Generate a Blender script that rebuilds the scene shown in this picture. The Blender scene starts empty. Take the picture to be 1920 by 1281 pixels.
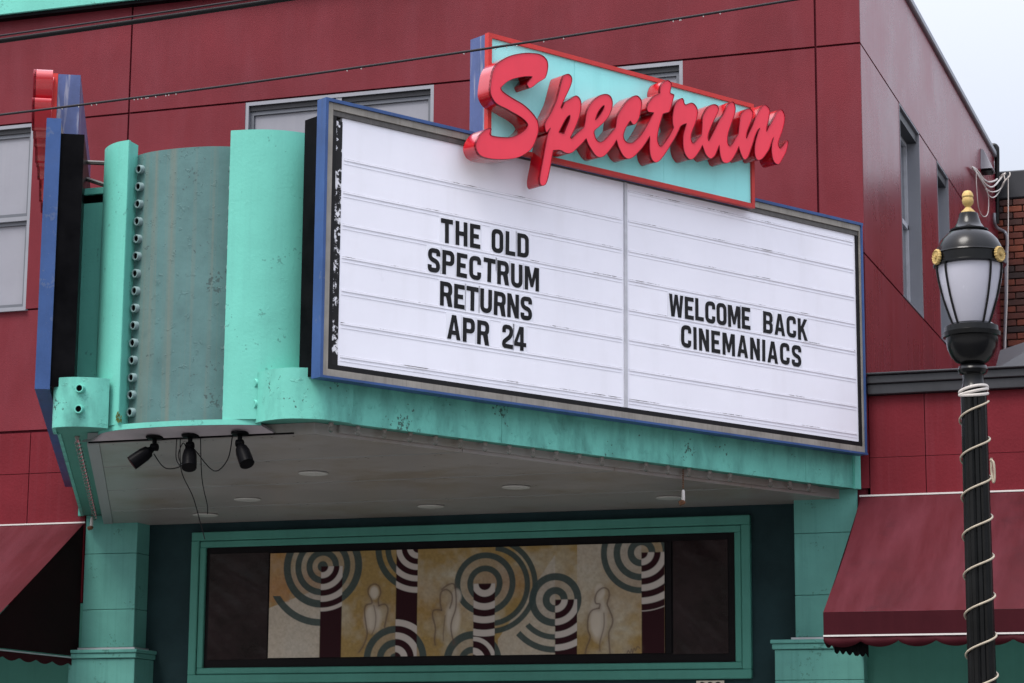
import bpy, math, random
import numpy as np
from math import sin, cos, pi, radians, atan2, sqrt
from mathutils import Vector, Matrix
random.seed(7)
SC = bpy.context.scene
COL = SC.collection

# ------------------------------------------------------------------ camera, sky, sun, exposure
CAMW, CAMH, FPX = 1920.0, 1281.0, 4443.6
YAW, PITCH, ROLL = radians(19.2395), radians(10.7213), radians(0.39173)
CF = np.array([-sin(YAW)*cos(PITCH), cos(YAW)*cos(PITCH), sin(PITCH)])
_r0 = np.array([cos(YAW), sin(YAW), 0.0]); _u0 = np.cross(_r0, CF)
CR = _r0*cos(ROLL) + _u0*sin(ROLL); CU = -_r0*sin(ROLL) + _u0*cos(ROLL)
CP = np.array([6.457, -18.5, 1.6])
cd = bpy.data.cameras.new('camera'); cam = bpy.data.objects.new('camera', cd); COL.objects.link(cam)
cd.sensor_width = 36.0; cd.lens = FPX/CAMW*36.0; cd.clip_start = 0.1; cd.clip_end = 2000
M = Matrix.Identity(4)
for i in range(3):
    M[i][0] = CR[i]; M[i][1] = CU[i]; M[i][2] = -CF[i]; M[i][3] = CP[i]
cam.matrix_world = M
SC.camera = cam

SUN_EL, SUN_AZ = radians(58), radians(200)      # azimuth measured from +Y clockwise
w = bpy.data.worlds.new('World'); SC.world = w; w.use_nodes = True
nt = w.node_tree; nt.nodes.clear()
out = nt.nodes.new('ShaderNodeOutputWorld')
sky = nt.nodes.new('ShaderNodeTexSky'); sky.sky_type = 'NISHITA'; sky.sun_disc = False
sky.sun_elevation = SUN_EL; sky.sun_rotation = SUN_AZ; sky.dust_density = 6; sky.air_density = 1.5
bg1 = nt.nodes.new('ShaderNodeBackground'); bg1.inputs[1].default_value = 0.042
nt.links.new(sky.outputs[0], bg1.inputs[0])
# overcast cloud deck: pale, brighter overhead than at the horizon (standard overcast sky)
geo = nt.nodes.new('ShaderNodeTexCoord'); sep = nt.nodes.new('ShaderNodeSeparateXYZ')
nt.links.new(geo.outputs['Generated'], sep.inputs[0])
mr = nt.nodes.new('ShaderNodeMapRange'); mr.inputs['From Min'].default_value = 0; mr.inputs['From Max'].default_value = 1
mr.inputs['To Min'].default_value = 0.05; mr.inputs['To Max'].default_value = 1.50
nt.links.new(sep.outputs['Z'], mr.inputs['Value'])
bg2 = nt.nodes.new('ShaderNodeBackground'); bg2.inputs[0].default_value = (0.93, 0.94, 1.06, 1)
nt.links.new(mr.outputs[0], bg2.inputs[1])
add = nt.nodes.new('ShaderNodeAddShader')
nt.links.new(bg1.outputs[0], add.inputs[0]); nt.links.new(bg2.outputs[0], add.inputs[1])
nt.links.new(add.outputs[0], out.inputs[0])
sd = bpy.data.lights.new('sun', 'SUN'); sd.energy = 1.5; sd.angle = radians(24); sd.color = (1.0, 0.97, 0.93)
so = bpy.data.objects.new('sun', sd); COL.objects.link(so); so.location = (0, -10, 20)
sv = Vector((sin(SUN_AZ)*cos(SUN_EL), cos(SUN_AZ)*cos(SUN_EL), sin(SUN_EL)))
so.rotation_euler = (-sv).to_track_quat('-Z', 'Y').to_euler()
SC.view_settings.view_transform = 'Standard'; SC.view_settings.look = 'None'
SC.view_settings.exposure = 0.70; SC.view_settings.gamma = 1.0; SC.view_settings.use_curve_mapping = False

# ------------------------------------------------------------------ photo pixel -> point on a known plane
def ray(x, y): return CF + CR*((x-CAMW/2)/FPX) - CU*((y-CAMH/2)/FPX)
def onp(x, y, n, p):
    d = ray(x, y); n = np.array(n, float); t = ((np.array(p, float)-CP) @ n)/(d @ n); return CP + d*t
def wallp(x, y, Y=0.0): return onp(x, y, (0, 1, 0), (0, Y, 0))

# ------------------------------------------------------------------ materials
def srgb(r, g, b):
    f = lambda c: (c/255/12.92) if c/255 <= .04045 else ((c/255+.055)/1.055)**2.4
    return (f(r), f(g), f(b), 1)
def mix(a, b, k): return tuple(a[i]*(1-k)+b[i]*k for i in range(3)) + (1,)
MATS = {}
def paint(name, col, rough=.5, var=.10, scale=2.5, streak=0.0, streakcol=None, bump=.03, bscale=60, blister=0.0,
          dirt=0.0, dirtcol=(.03, .028, .025, 1), dscale=9.0, metal=0.0, coat=0.0, rvar=.12, spec=.5, streakscale=(9, 9, .35), dlo=.56, dhi=.74, slo=.5, shi=.78, chips=0.0, chipcol=(.03, .03, .028, 1)):
    m = bpy.data.materials.new(name); m.use_nodes = True; MATS[name] = m
    t = m.node_tree; N = t.nodes; L = t.links; b = N['Principled BSDF']
    pos = N.new('ShaderNodeNewGeometry')
    n1 = N.new('ShaderNodeTexNoise'); n1.inputs['Scale'].default_value = scale; n1.inputs['Detail'].default_value = 6; n1.inputs['Roughness'].default_value = .62
    L.new(pos.outputs['Position'], n1.inputs['Vector'])
    r1 = N.new('ShaderNodeMapRange'); r1.inputs[1].default_value = .3; r1.inputs[2].default_value = .7
    L.new(n1.outputs[0], r1.inputs[0])
    mx = N.new('ShaderNodeMix'); mx.data_type = 'RGBA'
    mx.inputs[6].default_value = tuple(c*(1-var) for c in col[:3])+(1,)
    mx.inputs[7].default_value = tuple(min(1, c*(1+var)+var*.01) for c in col[:3])+(1,)
    L.new(r1.outputs[0], mx.inputs[0]); last = mx.outputs[2]
    if streak > 0:
        mp = N.new('ShaderNodeMapping'); mp.inputs['Scale'].default_value = streakscale
        L.new(pos.outputs['Position'], mp.inputs[0])
        n2 = N.new('ShaderNodeTexNoise'); n2.inputs['Scale'].default_value = 1.6; n2.inputs['Detail'].default_value = 5; n2.inputs['Roughness'].default_value = .6
        L.new(mp.outputs[0], n2.inputs['Vector'])
        r2 = N.new('ShaderNodeMapRange'); r2.inputs[1].default_value = slo; r2.inputs[2].default_value = shi; r2.inputs[4].default_value = streak
        L.new(n2.outputs[0], r2.inputs[0])
        m2 = N.new('ShaderNodeMix'); m2.data_type = 'RGBA'; L.new(r2.outputs[0], m2.inputs[0]); L.new(last, m2.inputs[6])
        m2.inputs[7].default_value = streakcol or tuple(c*.5 for c in col[:3])+(1,)
        last = m2.outputs[2]
    if dirt > 0:
        n3 = N.new('ShaderNodeTexNoise'); n3.inputs['Scale'].default_value = dscale; n3.inputs['Detail'].default_value = 8; n3.inputs['Roughness'].default_value = .72
        L.new(pos.outputs['Position'], n3.inputs['Vector'])
        r3 = N.new('ShaderNodeMapRange'); r3.inputs[1].default_value = dlo; r3.inputs[2].default_value = dhi; r3.inputs[4].default_value = dirt
        L.new(n3.outputs[0], r3.inputs[0])
        m3 = N.new('ShaderNodeMix'); m3.data_type = 'RGBA'; L.new(r3.outputs[0], m3.inputs[0]); L.new(last, m3.inputs[6]); m3.inputs[7].default_value = dirtcol
        last = m3.outputs[2]
    if chips > 0:      # small chips and scuffs, gathered in patches
        n4 = N.new('ShaderNodeTexNoise'); n4.inputs['Scale'].default_value = 38; n4.inputs['Detail'].default_value = 3; n4.inputs['Roughness'].default_value = .6
        n5 = N.new('ShaderNodeTexNoise'); n5.inputs['Scale'].default_value = 4.5; n5.inputs['Detail'].default_value = 2
        L.new(pos.outputs['Position'], n4.inputs['Vector']); L.new(pos.outputs['Position'], n5.inputs['Vector'])
        ad = N.new('ShaderNodeMath'); ad.operation = 'ADD'; L.new(n4.outputs[0], ad.inputs[0]); L.new(n5.outputs[0], ad.inputs[1])
        r4 = N.new('ShaderNodeMapRange'); r4.inputs[1].default_value = 1.235; r4.inputs[2].default_value = 1.26; r4.inputs[4].default_value = chips
        L.new(ad.outputs[0], r4.inputs[0])
        m4 = N.new('ShaderNodeMix'); m4.data_type = 'RGBA'; L.new(r4.outputs[0], m4.inputs[0]); L.new(last, m4.inputs[6]); m4.inputs[7].default_value = chipcol
        last = m4.outputs[2]
    L.new(last, b.inputs['Base Color'])
    rr = N.new('ShaderNodeMapRange'); rr.inputs[3].default_value = max(.04, rough-rvar); rr.inputs[4].default_value = min(1, rough+rvar)
    L.new(n1.outputs[0], rr.inputs[0]); L.new(rr.outputs[0], b.inputs['Roughness'])
    b.inputs['Metallic'].default_value = metal; b.inputs['Specular IOR Level'].default_value = spec
    b.inputs['Coat Weight'].default_value = coat; b.inputs['Coat Roughness'].default_value = .12
    if bump > 0 or blister > 0:
        nb = N.new('ShaderNodeTexNoise'); nb.inputs['Scale'].default_value = bscale; nb.inputs['Detail'].default_value = 4
        L.new(pos.outputs['Position'], nb.inputs['Vector'])
        bp = N.new('ShaderNodeBump'); bp.inputs['Strength'].default_value = min(1, bump*6); bp.inputs['Distance'].default_value = .004
        L.new(nb.outputs[0], bp.inputs['Height'])
        if blister > 0:   # flaking, blistered paint: plateaus with sharp lips
            nv = N.new('ShaderNodeTexNoise'); nv.inputs['Scale'].default_value = 17; nv.inputs['Detail'].default_value = 7; nv.inputs['Roughness'].default_value = .66; nv.inputs['Distortion'].default_value = .3
            L.new(pos.outputs['Position'], nv.inputs['Vector'])
            rv = N.new('ShaderNodeMapRange'); rv.inputs[1].default_value = .60; rv.inputs[2].default_value = .66
            L.new(nv.outputs[0], rv.inputs[0])
            b2 = N.new('ShaderNodeBump'); b2.inputs['Strength'].default_value = blister; b2.inputs['Distance'].default_value = .006
            L.new(rv.outputs[0], b2.inputs['Height']); L.new(bp.outputs[0], b2.inputs['Normal']); L.new(b2.outputs[0], b.inputs['Normal'])
        else:
            L.new(bp.outputs[0], b.inputs['Normal'])
    return m
TEALC = (.165, .585, .465, 1)
paint('maroon', (.142, .0165, .0245, 1), .5, .16, 1.0, .40, (.175, .038, .052, 1), bump=.07, bscale=90, spec=.16, dirt=.22, dirtcol=(.095, .012, .017, 1), dscale=1.6, streakscale=(2.4, 2.4, .5), slo=.45, shi=.75)
paint('maroon_side', (.19, .0135, .0240, 1), .28, .16, 1.2, .6, (.24, .055, .085, 1), bump=.04, bscale=70, spec=.45, streakscale=(14, 26, .5), rvar=.10, slo=.44, shi=.7)  # purplish streaks and lifted base colour imitate the sky's sheen on the wall
paint('maroon_low', (.134, .0100, .0170, 1), .55, .14, 1.5, .45, (.165, .028, .040, 1), bump=.08, bscale=40, dirt=.25, dirtcol=(.075, .007, .011, 1), spec=.15)
paint('joint_dark', (.070, .008, .014, 1), .8, .1, spec=.1)
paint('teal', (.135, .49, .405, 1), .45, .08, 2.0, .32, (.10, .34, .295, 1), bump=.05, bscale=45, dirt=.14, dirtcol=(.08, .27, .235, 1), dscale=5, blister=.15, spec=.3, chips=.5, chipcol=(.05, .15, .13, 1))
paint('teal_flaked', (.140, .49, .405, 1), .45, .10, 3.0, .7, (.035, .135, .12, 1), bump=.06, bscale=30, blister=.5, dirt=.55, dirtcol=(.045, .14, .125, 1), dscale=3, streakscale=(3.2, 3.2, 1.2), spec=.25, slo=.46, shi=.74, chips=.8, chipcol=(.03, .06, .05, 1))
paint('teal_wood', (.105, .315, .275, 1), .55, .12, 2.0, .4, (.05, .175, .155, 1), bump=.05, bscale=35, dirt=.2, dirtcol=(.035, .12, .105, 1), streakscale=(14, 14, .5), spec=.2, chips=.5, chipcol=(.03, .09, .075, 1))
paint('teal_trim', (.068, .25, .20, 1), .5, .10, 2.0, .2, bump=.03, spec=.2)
paint('teal_bright', (.30, .82, .80, 1), .35, .05, 2.0, .25, (.16, .55, .54, 1), bump=.02, streakscale=(6, 6, .5))
paint('grey_panel', (.080, .165, .164, 1), .5, .16, 3.0, .7, (.150, .165, .135, 1), bump=.06, bscale=28, blister=.5, dirt=.35, dirtcol=(.055, .10, .105, 1), dscale=7, spec=.25, streakscale=(7, 7, .12), slo=.5, shi=.7, chips=.7, chipcol=(.04, .06, .06, 1))
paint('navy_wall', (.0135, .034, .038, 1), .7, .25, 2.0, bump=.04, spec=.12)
paint('blue_metal', (.036, .083, .225, 1), .42, .18, 3.0, .6, (.035, .055, .11, 1), bump=.02, spec=.25, dirt=.35, dirtcol=(.03, .04, .07, 1), dscale=6, chips=.25, chipcol=(.16, .18, .22, 1))
paint('blue_worn', (.055, .085, .22, 1), .42, .25, 4.0, .9, (.27, .28, .36, 1), bump=.02, dirt=.8, dirtcol=(.02, .03, .10, 1), dscale=4, streakscale=(11, 11, .9), slo=.53, shi=.62)
paint('black_metal', (.0022, .0022, .003, 1), .35, .3, 4.0, bump=.0, dirt=.12, dirtcol=(.012, .012, .012, 1), spec=.03)
paint('gasket', (.006, .006, .007, 1), .5, .2, 6, bump=.04, dirt=.5, dirtcol=(.03, .027, .025, 1), dscale=14, spec=.2)
paint('scratched', (.010, .010, .011, 1), .5, .2, 6, bump=.04, dirt=1.0, dirtcol=(.70, .71, .75, 1), dscale=7, dlo=.545, dhi=.565, spec=.2)
paint('retainer', (.27, .255, .225, 1), .5, .2, 6, .6, (.14, .12, .10, 1), bump=.03, metal=.1, streakscale=(30, 30, 1.2), spec=.3)
paint('retainer_dark', (.085, .08, .075, 1), .5, .25, 8, .5, (.17, .16, .15, 1), bump=.04, dirt=.4, dscale=12, metal=.2, streakscale=(20, 20, 4))
paint('white_panel', (.84, .85, .925, 1), .32, .03, 1.5, .14, (.50, .49, .50, 1), bump=.0, streakscale=(3.4, 3.4, .45), spec=.3, slo=.54, shi=.8, dirt=.10, dirtcol=(.62, .60, .58, 1), dscale=2.4)
paint('white_rail', (.84, .85, .92, 1), .3, .05, 6, 0, bump=0, dirt=.7, dirtcol=(.24, .21, .20, 1), dscale=2.6, spec=.3)
paint('rail_grime', (.62, .62, .665, 1), .5, .2, 9, 0, bump=0, dirt=1.0, dirtcol=(.02, .016, .015, 1), dscale=2.6, dlo=.54, dhi=.60, spec=.2)
paint('mullion', (.50, .51, .55, 1), .4, .15, 8, .4, (.3, .3, .32, 1), bump=0, metal=.2)
paint('card', (.785, .80, .87, 1), .15, .03, 5, bump=0)
paint('glyph', (.006, .006, .007, 1), .45, .5, 9, bump=0, dirt=.30, dirtcol=(.04, .04, .045, 1), dscale=16, spec=.18)
paint('red_face', (.78, .042, .075, 1), .38, .05, 3.0, .12, (.60, .03, .05, 1), bump=0, spec=.35)
paint('red_return', (.44, .004, .012, 1), .24, .06, 2.0, bump=0, coat=1.0)
paint('red_trim', (.50, .038, .034, 1), .45, .12, 4, .3, (.36, .03, .03, 1), bump=.01, spec=.25)
paint('trim_cap', (.22, .006, .018, 1), .3, .1, 2, bump=0, spec=.3)
paint('aluminium', (.25, .26, .29, 1), .4, .08, 3, .2, (.18, .19, .21, 1), bump=.01, metal=.3)
paint('aluminium_dark', (.13, .14, .16, 1), .45, .1, 3, bump=.01, metal=.3, spec=.3)
paint('frosted', (.25, .255, .29, 1), .10, .08, 1.0, .3, (.31, .315, .345, 1), bump=0, spec=.4, dirt=.15, dirtcol=(.165, .17, .20, 1), dscale=3)
paint('dark_glass', (.05, .06, .075, 1), .06, .1, 2, bump=0, spec=.9)
paint('cornice_metal', (.035, .037, .042, 1), .42, .12, 3, .3, (.055, .057, .063, 1), bump=.01, metal=.2, spec=.3)
paint('roofing', (.07, .072, .078, 1), .6, .12, 3, bump=.03)
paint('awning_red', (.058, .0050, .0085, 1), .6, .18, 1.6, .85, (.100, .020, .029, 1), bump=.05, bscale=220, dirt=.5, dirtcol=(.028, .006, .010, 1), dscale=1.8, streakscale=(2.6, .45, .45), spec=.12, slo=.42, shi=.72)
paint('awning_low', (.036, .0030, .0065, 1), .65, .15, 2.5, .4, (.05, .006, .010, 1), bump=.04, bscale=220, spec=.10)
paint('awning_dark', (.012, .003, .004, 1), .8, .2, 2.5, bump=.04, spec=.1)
paint('white_trim', (.56, .54, .52, 1), .5, .06, 6, bump=0)
paint('soffit', (.285, .265, .252, 1), .38, .10, 1.0, 0, bump=.02, bscale=20, dirt=.6, dirtcol=(.19, .145, .095, 1), dscale=1.1, spec=.4, dlo=.48, dhi=.66)
paint('soffit_trim', (.27, .285, .285, 1), .5, .08, 2, bump=.02, spec=.2)
paint('nose_under', (.36, .32, .34, 1), .55, .12, 3, bump=.04, dirt=.3, dirtcol=(.15, .12, .12, 1))
paint('lamp_trim', (.50, .49, .46, 1), .4, .06, 5, bump=0)
paint('black_iron', (.003, .0035, .004, 1), .2, .3, 5, bump=.0, spec=.26, rvar=.05)
paint('gold', (.44, .31, .115, 1), .55, .2, 14, bump=.06, metal=.1, spec=.25)
paint('rope', (.36, .315, .24, 1), .5, .15, 20, bump=.02, spec=.3)
paint('cable_black', (.008, .008, .009, 1), .6, .1, 5, bump=0, spec=.2)
paint('cable_grey', (.018, .015, .019, 1), .6, .1, 5, bump=0, spec=.25)
paint('cable_white', (.62, .58, .54, 1), .5, .1, 8, bump=0)
paint('rust', (.12, .05, .02, 1), .8, .3, 30, bump=.1)
paint('asphalt', (.045, .045, .048, 1), .5, .2, 1.5, bump=.2, bscale=120)
paint('concrete', (.24, .235, .225, 1), .75, .12, 1.5, bump=.1, bscale=80)
paint('mortar', (.045, .030, .026, 1), .85, .3, 8, bump=.1, spec=.1)
paint('mural_black', (.005, .004, .005, 1), .6, .2, 3, bump=.01, spec=.12)
paint('plastic_wrap', (.012, .0045, .0055, 1), .2, .5, 3, bump=.15, bscale=9, rvar=.05, spec=.16)
paint('wood_pole', (.10, .07, .045, 1), .8, .2, 4, .4, bump=.1)
paint('cream', (.62, .57, .46, 1), .5, .05, 5, bump=0)
paint('weed', (.10, .13, .02, 1), .7, .3, 30, bump=0)
def brickmat(name, col):
    return paint(name, col, .8, .22, 14, bump=.12, bscale=90, dirt=.35, dirtcol=tuple(c*.35 for c in col[:3])+(1,), dscale=7)
BR = [brickmat('brick_%d' % i, c) for i, c in enumerate([(.135, .030, .015, 1), (.10, .022, .013, 1), (.080, .020, .013, 1), (.050, .018, .014, 1), (.18, .042, .018, 1), (.028, .015, .014, 1)])]
def glassmat(name, col, rough, trans=1.0):
    m = bpy.data.materials.new(name); m.use_nodes = True; MATS[name] = m
    b = m.node_tree.nodes['Principled BSDF']; b.inputs['Base Color'].default_value = col
    b.inputs['Roughness'].default_value = rough; b.inputs['Transmission Weight'].default_value = trans; b.inputs['IOR'].default_value = 1.3
    return m
glassmat('bulb_glass', (.9, .9, .88, 1), .08)
paint('lamp_globe', (.44, .445, .51, 1), .25, .04, 3, bump=0, spec=.4)
def rosette():
    return MATS['gold']

# ------------------------------------------------------------------ mesh helpers
class MB:
    def __init__(s): s.v = []; s.f = []; s.smooth = False
    def quad(s, a, b, c, d): n = len(s.v); s.v += [tuple(a), tuple(b), tuple(c), tuple(d)]; s.f.append((n, n+1, n+2, n+3)); return s
    def hexa(s, P):      # 8 corners: bottom 0-3 ccw, top 4-7
        n = len(s.v); s.v += [tuple(p) for p in P]
        for q in ((0, 3, 2, 1), (4, 5, 6, 7), (0, 1, 5, 4), (1, 2, 6, 5), (2, 3, 7, 6), (3, 0, 4, 7)): s.f.append(tuple(n+i for i in q))
        return s
    def box(s, a, b):
        x0, y0, z0 = a; x1, y1, z1 = b
        return s.hexa([(x0, y0, z0), (x1, y0, z0), (x1, y1, z0), (x0, y1, z0), (x0, y0, z1), (x1, y0, z1), (x1, y1, z1), (x0, y1, z1)])
    def bbox(s, a, b, bev=.006):   # box with chamfered front/side edges
        x0, y0, z0 = a; x1, y1, z1 = b
        bev = min(bev, (x1-x0)/3, (y1-y0)/3, (z1-z0)/3)
        n = len(s.v); X = (x0, x0+bev, x1-bev, x1); Y = (y0, y0+bev, y1-bev, y1); Z = (z0, z0+bev, z1-bev, z1)
        idx = {}
        def V(i, j, k):
            if (i, j, k) not in idx: idx[(i, j, k)] = len(s.v); s.v.append((X[i], Y[j], Z[k]))
            return idx[(i, j, k)]
        f = s.f
        f.append((V(1, 0, 1), V(2, 0, 1), V(2, 0, 2), V(1, 0, 2))); f.append((V(2, 3, 1), V(1, 3, 1), V(1, 3, 2), V(2, 3, 2)))
        f.append((V(0, 2, 1), V(0, 1, 1), V(0, 1, 2), V(0, 2, 2))); f.append((V(3, 1, 1), V(3, 2, 1), V(3, 2, 2), V(3, 1, 2)))
        f.append((V(1, 1, 3), V(2, 1, 3), V(2, 2, 3), V(1, 2, 3))); f.append((V(1, 2, 0), V(2, 2, 0), V(2, 1, 0), V(1, 1, 0)))
        f.append((V(0, 1, 1), V(1, 0, 1), V(1, 0, 2), V(0, 1, 2))); f.append((V(2, 0, 1), V(3, 1, 1), V(3, 1, 2), V(2, 0, 2)))
        f.append((V(3, 2, 1), V(2, 3, 1), V(2, 3, 2), V(3, 2, 2))); f.append((V(1, 3, 1), V(0, 2, 1), V(0, 2, 2), V(1, 3, 2)))
        f.append((V(1, 0, 2), V(2, 0, 2), V(2, 1, 3), V(1, 1, 3))); f.append((V(2, 0, 1), V(1, 0, 1), V(1, 1, 0), V(2, 1, 0)))
        f.append((V(2, 3, 2), V(1, 3, 2), V(1, 2, 3), V(2, 2, 3))); f.append((V(1, 3, 1), V(2, 3, 1), V(2, 2, 0), V(1, 2, 0)))
        f.append((V(3, 1, 2), V(3, 2, 2), V(2, 2, 3), V(2, 1, 3))); f.append((V(0, 2, 2), V(0, 1, 2), V(1, 1, 3), V(1, 2, 3)))
        f.append((V(0, 1, 1), V(0, 2, 1), V(1, 2, 0), V(1, 1, 0))); f.append((V(3, 2, 1), V(3, 1, 1), V(2, 1, 0), V(2, 2, 0)))
        for (i, a1), (j, b1), (k, c1) in [(p, q, r) for p in ((0, 1), (3, 2)) for q in ((0, 1), (3, 2)) for r in ((0, 1), (3, 2))]:
            t = (V(i, b1, c1), V(a1, j, c1), V(a1, b1, k))
            par = (i == 3) ^ (j == 3) ^ (k == 3)
            f.append(t if par else t[::-1])
        return s
    def tube(s, pts, r, seg=8, caps=True):
        pts = [Vector(p) for p in pts]; rings = []
        for i, p in enumerate(pts):
            a = pts[max(0, i-1)]; b = pts[min(len(pts)-1, i+1)]; d = (b-a)
            d = d.normalized() if d.length > 1e-9 else Vector((0, 0, 1))
            if i == 0:
                u = d.orthogonal().normalized()
            else:
                u = (u - d*u.dot(d)); u = u.normalized() if u.length > 1e-6 else d.orthogonal().normalized()
            v = d.cross(u); rr = r[i] if isinstance(r, (list, tuple)) else r
            n = len(s.v); rings.append(n)
            for k in range(seg):
                q = p + (u*cos(2*pi*k/seg) + v*sin(2*pi*k/seg))*rr; s.v.append(tuple(q))
        for n, m in zip(rings, rings[1:]):
            for k in range(seg): s.f.append((n+k, n+(k+1) % seg, m+(k+1) % seg, m+k))
        if caps:
            s.f.append(tuple(rings[0]+k for k in range(seg))[::-1]); s.f.append(tuple(rings[-1]+k for k in range(seg)))
        return s
    def lathe(s, prof, c=(0, 0, 0), seg=32, flute=0.0, nfl=0, ax=None):
        rings = []
        for (r, z) in prof:
            n = len(s.v); rings.append(n)
            for k in range(seg):
                a = 2*pi*k/seg; rr = r - (flute*max(0, cos(a*nfl)) if nfl else 0)
                s.v.append((c[0]+rr*cos(a), c[1]+rr*sin(a), c[2]+z))
        for n, m in zip(rings, rings[1:]):
            for k in range(seg): s.f.append((n+k, n+(k+1) % seg, m+(k+1) % seg, m+k))
        s.f.append(tuple(rings[0]+k for k in range(seg))[::-1]); s.f.append(tuple(rings[-1]+k for k in range(seg)))
        return s
    def prism_xy(s, poly, z0, z1):   # ccw polygon extruded in z
        n = len(s.v); k = len(poly)
        s.v += [(p[0], p[1], z0) for p in poly] + [(p[0], p[1], z1) for p in poly]
        s.f.append(tuple(n+i for i in range(k))[::-1]); s.f.append(tuple(n+k+i for i in range(k)))
        for i in range(k): j = (i+1) % k; s.f.append((n+i, n+j, n+k+j, n+k+i))
        return s
    def ribbon(s, path, z0, z1, th):   # vertical sheet along a plan path, thickness th to the left of travel
        P = [Vector((p[0], p[1])) for p in path]; off = []
        for i, p in enumerate(P):
            d = (P[min(len(P)-1, i+1)]-P[max(0, i-1)]).normalized(); off.append(p+Vector((-d.y, d.x))*th)
        n = len(s.v); k = len(P)
        zz0 = z0 if isinstance(z0, (list, tuple)) else [z0]*k; zz1 = z1 if isinstance(z1, (list, tuple)) else [z1]*k
        for i in range(k):
            s.v += [(P[i].x, P[i].y, zz0[i]), (P[i].x, P[i].y, zz1[i]), (off[i].x, off[i].y, zz1[i]), (off[i].x, off[i].y, zz0[i])]
        for i in range(k-1):
            a = n+4*i; b = a+4
            for q in range(4): s.f.append((a+q, b+q, b+(q+1) % 4, a+(q+1) % 4))
        s.f.append((n, n+1, n+2, n+3)); e = n+4*(k-1); s.f.append((e+3, e+2, e+1, e))
        return s
    def mesh(s, name):
        me = bpy.data.meshes.new(name); me.from_pydata(s.v, [], s.f); me.update()
        if s.smooth: me.shade_smooth()
        return me
def fix_normals(me):
    import bmesh
    bm = bmesh.new(); bm.from_mesh(me); bmesh.ops.recalc_face_normals(bm, faces=bm.faces); bm.to_mesh(me); bm.free()
WL = {}
def wloc(o): return WL.get(o.name, Vector((0, 0, 0))) if o else Vector((0, 0, 0))
def props(o, label=None, cat=None, group=None, kind=None):
    if label: o['label'] = label
    if cat: o['category'] = cat
    if group: o['group'] = group
    if kind: o['kind'] = kind
    return o
def obj(name, mb, mat, parent=None, smooth=None, label=None, cat=None, group=None, kind=None):
    v = np.array(mb.v); lo, hi = v.min(0), v.max(0); c = (lo+hi)/2
    if parent is None: c[2] = lo[2]
    mb.v = [tuple(p) for p in (v-c)]
    me = mb.mesh(name); fix_normals(me)
    if smooth:
        me.shade_smooth()
        try: me.set_sharp_from_angle(angle=radians(smooth if smooth > 1 else 40))
        except Exception: pass
    me.materials.append(MATS[mat] if isinstance(mat, str) else mat)
    o = bpy.data.objects.new(name, me); COL.objects.link(o); o.parent = parent
    c = Vector(c); o.location = c - wloc(parent); WL[o.name] = c
    return props(o, label, cat, group, kind)
def inst(name, me, parent=None, matrix=None, loc=None, **kw):   # object sharing mesh data
    o = bpy.data.objects.new(name, me); COL.objects.link(o); o.parent = parent
    m = matrix.copy() if matrix is not None else Matrix.Translation(Vector(loc))
    WL[o.name] = m.translation.copy(); m.translation = m.translation - wloc(parent); o.matrix_basis = m
    return props(o, **kw)
def sharedmesh(name, mb, mat, smooth=None):
    me = mb.mesh(name); fix_normals(me)
    if smooth:
        me.shade_smooth(); me.set_sharp_from_angle(angle=radians(smooth))
    me.materials.append(MATS[mat] if isinstance(mat, str) else mat); return me
def empty(name, loc, label, cat, group=None):
    o = bpy.data.objects.new(name, None); COL.objects.link(o); o.location = loc; o.empty_display_size = .2
    WL[o.name] = Vector(loc); return props(o, label, cat, group)
def outline_mesh(name, splines, depth, mat, bevel=0.0):
    """2D outline with holes -> solid plate; local x,y in plane, z = 0..depth"""
    cu = bpy.data.curves.new(name, 'CURVE'); cu.dimensions = '2D'; cu.fill_mode = 'BOTH'
    cu.extrude = depth/2; cu.bevel_depth = bevel; cu.bevel_resolution = 1
    if bevel: cu.offset = -bevel; cu.extrude = depth/2-bevel
    for s in splines:
        sp = cu.splines.new('POLY'); sp.points.add(len(s)-1); sp.use_cyclic_u = True
        for p, q in zip(sp.points, s): p.co = (q[0], q[1], 0, 1)
    t = bpy.data.objects.new(name+'_tmp', cu); COL.objects.link(t)
    dg = bpy.context.evaluated_depsgraph_get(); dg.update()
    me = bpy.data.meshes.new_from_object(t.evaluated_get(dg)); me.name = name
    bpy.data.objects.remove(t); bpy.data.curves.remove(cu)
    for v in me.vertices: v.co.z += depth/2
    me.materials.clear(); me.materials.append(MATS[mat]); return me
def smooth_closed(P, n=5):
    """Catmull-Rom through a closed list; points given as (x,y,1) stay sharp corners"""
    out = []; k = len(P)
    for i in range(k):
        p0, p1, p2, p3 = (P[(i+j-1) % k] for j in range(4))
        a, b = np.array(p1[:2]), np.array(p2[:2])
        m1 = (b-np.array(p0[:2]))*.5 if len(p1) < 3 else (b-a)*.6
        m2 = (np.array(p3[:2])-a)*.5 if len(p2) < 3 else (b-a)*.6
        L = np.linalg.norm(b-a)
        for m in (m1, m2):
            q = np.linalg.norm(m)
            if q > 1.2*L: m *= 1.2*L/q
        for s in range(n):
            t = s/n; h = (2*t**3-3*t**2+1, t**3-2*t**2+t, -2*t**3+3*t**2, t**3-t**2)
            out.append(tuple(h[0]*a+h[1]*m1+h[2]*b+h[3]*m2))
    return out

# ================================================================== SETTING: ground, road, pavement
g = MB(); g.box((-300, -300, -.6), (300, 300, -.16)); obj('ground', g, 'concrete', kind='structure')
g = MB(); g.box((-200, -18, -.156), (200, -5.62, -.13)); obj('road', g, 'asphalt', kind='structure')
g = MB(); g.box((-200, -5.45, -.156), (200, .4, 0)); obj('pavement', g, 'concrete', kind='structure')
g = MB(); g.bbox((-200, -5.615, -.156), (200, -5.455, .004), .02); obj('kerb', g, 'concrete', kind='structure')

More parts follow.
